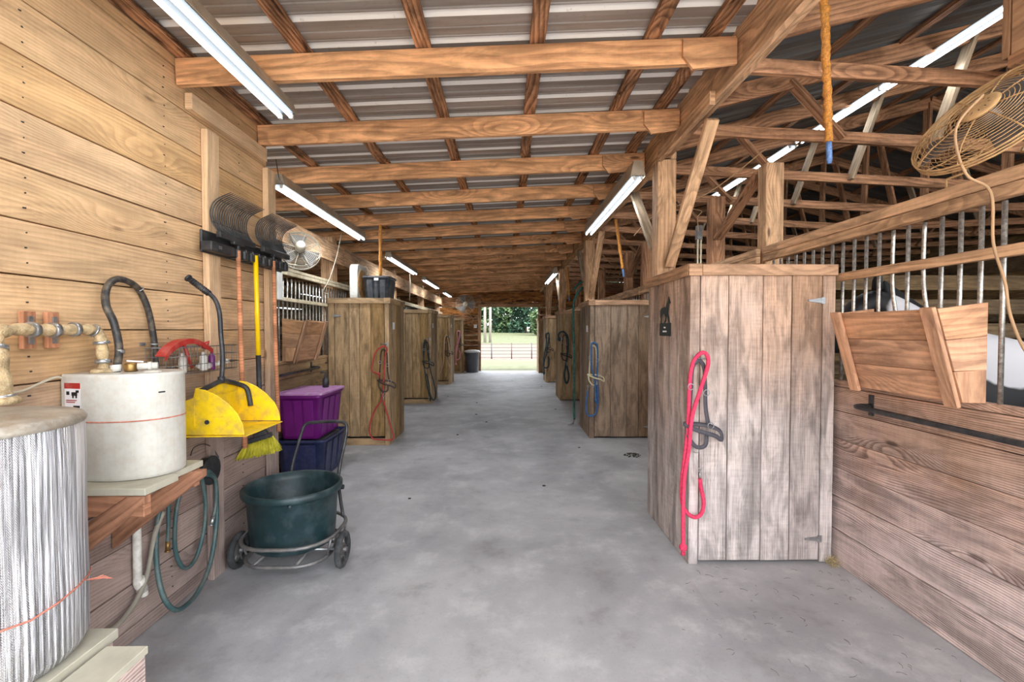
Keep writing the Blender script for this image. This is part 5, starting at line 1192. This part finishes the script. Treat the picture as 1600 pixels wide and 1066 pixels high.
# ------------------------------------------------------------------ outside
def fence():
    t = thing('pipe_fence', (0, 34, -.6), 'grey steel pipe fence crossing the paddock outside the doorway', 'fence')
    m = MB()
    for z in (-.45, -.2, .05, .3, .55): m.tube([(-12, 34, z), (14, 34, z)], .02, 5)
    m.build('rails', M_PIPEF, t)
    for k in range(18):
        m = MB(); x = -11.5+1.5*k; m.tube([(x, 34, -.62), (x, 34, .65)], .04, 6); m.build('post', M_PIPEF, t)
fence()
t = thing('board_fence', (5.5, 58, .1), 'low white board fence on the slope outside right of the doorway view', 'fence')
m = MB()
for z in (.45, .75, 1.05): m.box(4.2, 22, 58, 58.05, z-.05+.0, z+.05)
m.build('rails', M_FNCW, t)
for k in range(9): m = MB(); m.box(4.2+2.1*k, 4.3+2.1*k, 57.9, 58, .0, 1.15); m.build('post', M_FNCW, t)
for i, x in enumerate((-2.38, -1.75)):
    m = MB(); m.lathe([(.17, .1), (.15, 4), (.13, 9)], (x, 54, 0), 12); tag(m.build('utility_pole', M_POLE), 'pale wooden utility pole outside the doorway, %s of the pair' % ('nearer the left jamb' if i == 0 else 'farther from the left jamb'), 'pole', 'utility poles')
def tree(x, y, z, h, w_, mat, label, seed, low=.12):
    rs = random.Random(seed); t = thing('leafy_tree', (x, y, z), label, 'tree', 'trees beyond the paddock')
    m = MB(); m.tube([(x, y, z-.3), (x+rs.uniform(-.3, .3), y, z+h*.4), (x+rs.uniform(-.5, .5), y, z+h*.7)], [h*.025, h*.02, h*.008], 7); m.build('trunk', M_BARK, t)
    m = MB(); clumps = [(x+rs.uniform(-1, 1)*w_*.6, y+rs.uniform(-1, 1)*w_*.5, z+h*rs.uniform(low, .92), rs.uniform(.2, .34)*w_) for _ in range(30)]
    for cx_, cy_, cz, r_ in clumps:
        for _ in range(120):
            a, b = rs.uniform(0, 2*PI), math.acos(rs.uniform(-1, 1)); rd = r_*rs.uniform(.75, 1.05)
            p = V((cx_+rd*math.sin(b)*math.cos(a), cy_+rd*math.sin(b)*math.sin(a), cz+rd*math.cos(b)*.8))
            u = V((rs.uniform(-1, 1), rs.uniform(-1, 1), rs.uniform(-.6, .6))).normalized(); v_ = u.cross(V((rs.uniform(-1, 1), rs.uniform(-1, 1), 1))).normalized()
            s_ = rs.uniform(.2, .42); k = len(m.v); m.v += [p-u*s_, p+v_*s_*.6, p+u*s_, p-v_*s_*.6]; m.face((k, k+1, k+2, k+3), ((0, 0), (1, 0), (1, 1), (0, 1)))
    m.build('leaves', mat, t)
for i in range(14):
    x = -22+3.3*i+rnd(-.6, .6); tree(x, 86+rnd(-2, 3), gz(x, 84), rnd(11, 15), rnd(4.2, 5.2), M_LEAF1 if i % 3 else M_LEAF2, '%s leafy tree along the wood edge outside, %s from the left end' % ('dark' if i % 3 else 'lighter', ORD[i]), i, low=.02)
for i in range(9):
    x = -24+5.6*i; tree(x, 96, gz(x, 96), 15, 6.5, M_LEAF1, 'dark tree in the second rank of the wood outside, %s from the left end' % ORD[i], 40+i, low=.02)
tree(5.9, 74, gz(5.9, 74), 4.2, 2.4, M_LEAF2, 'small pale green tree in front of the wood outside the doorway', 99, low=.1)
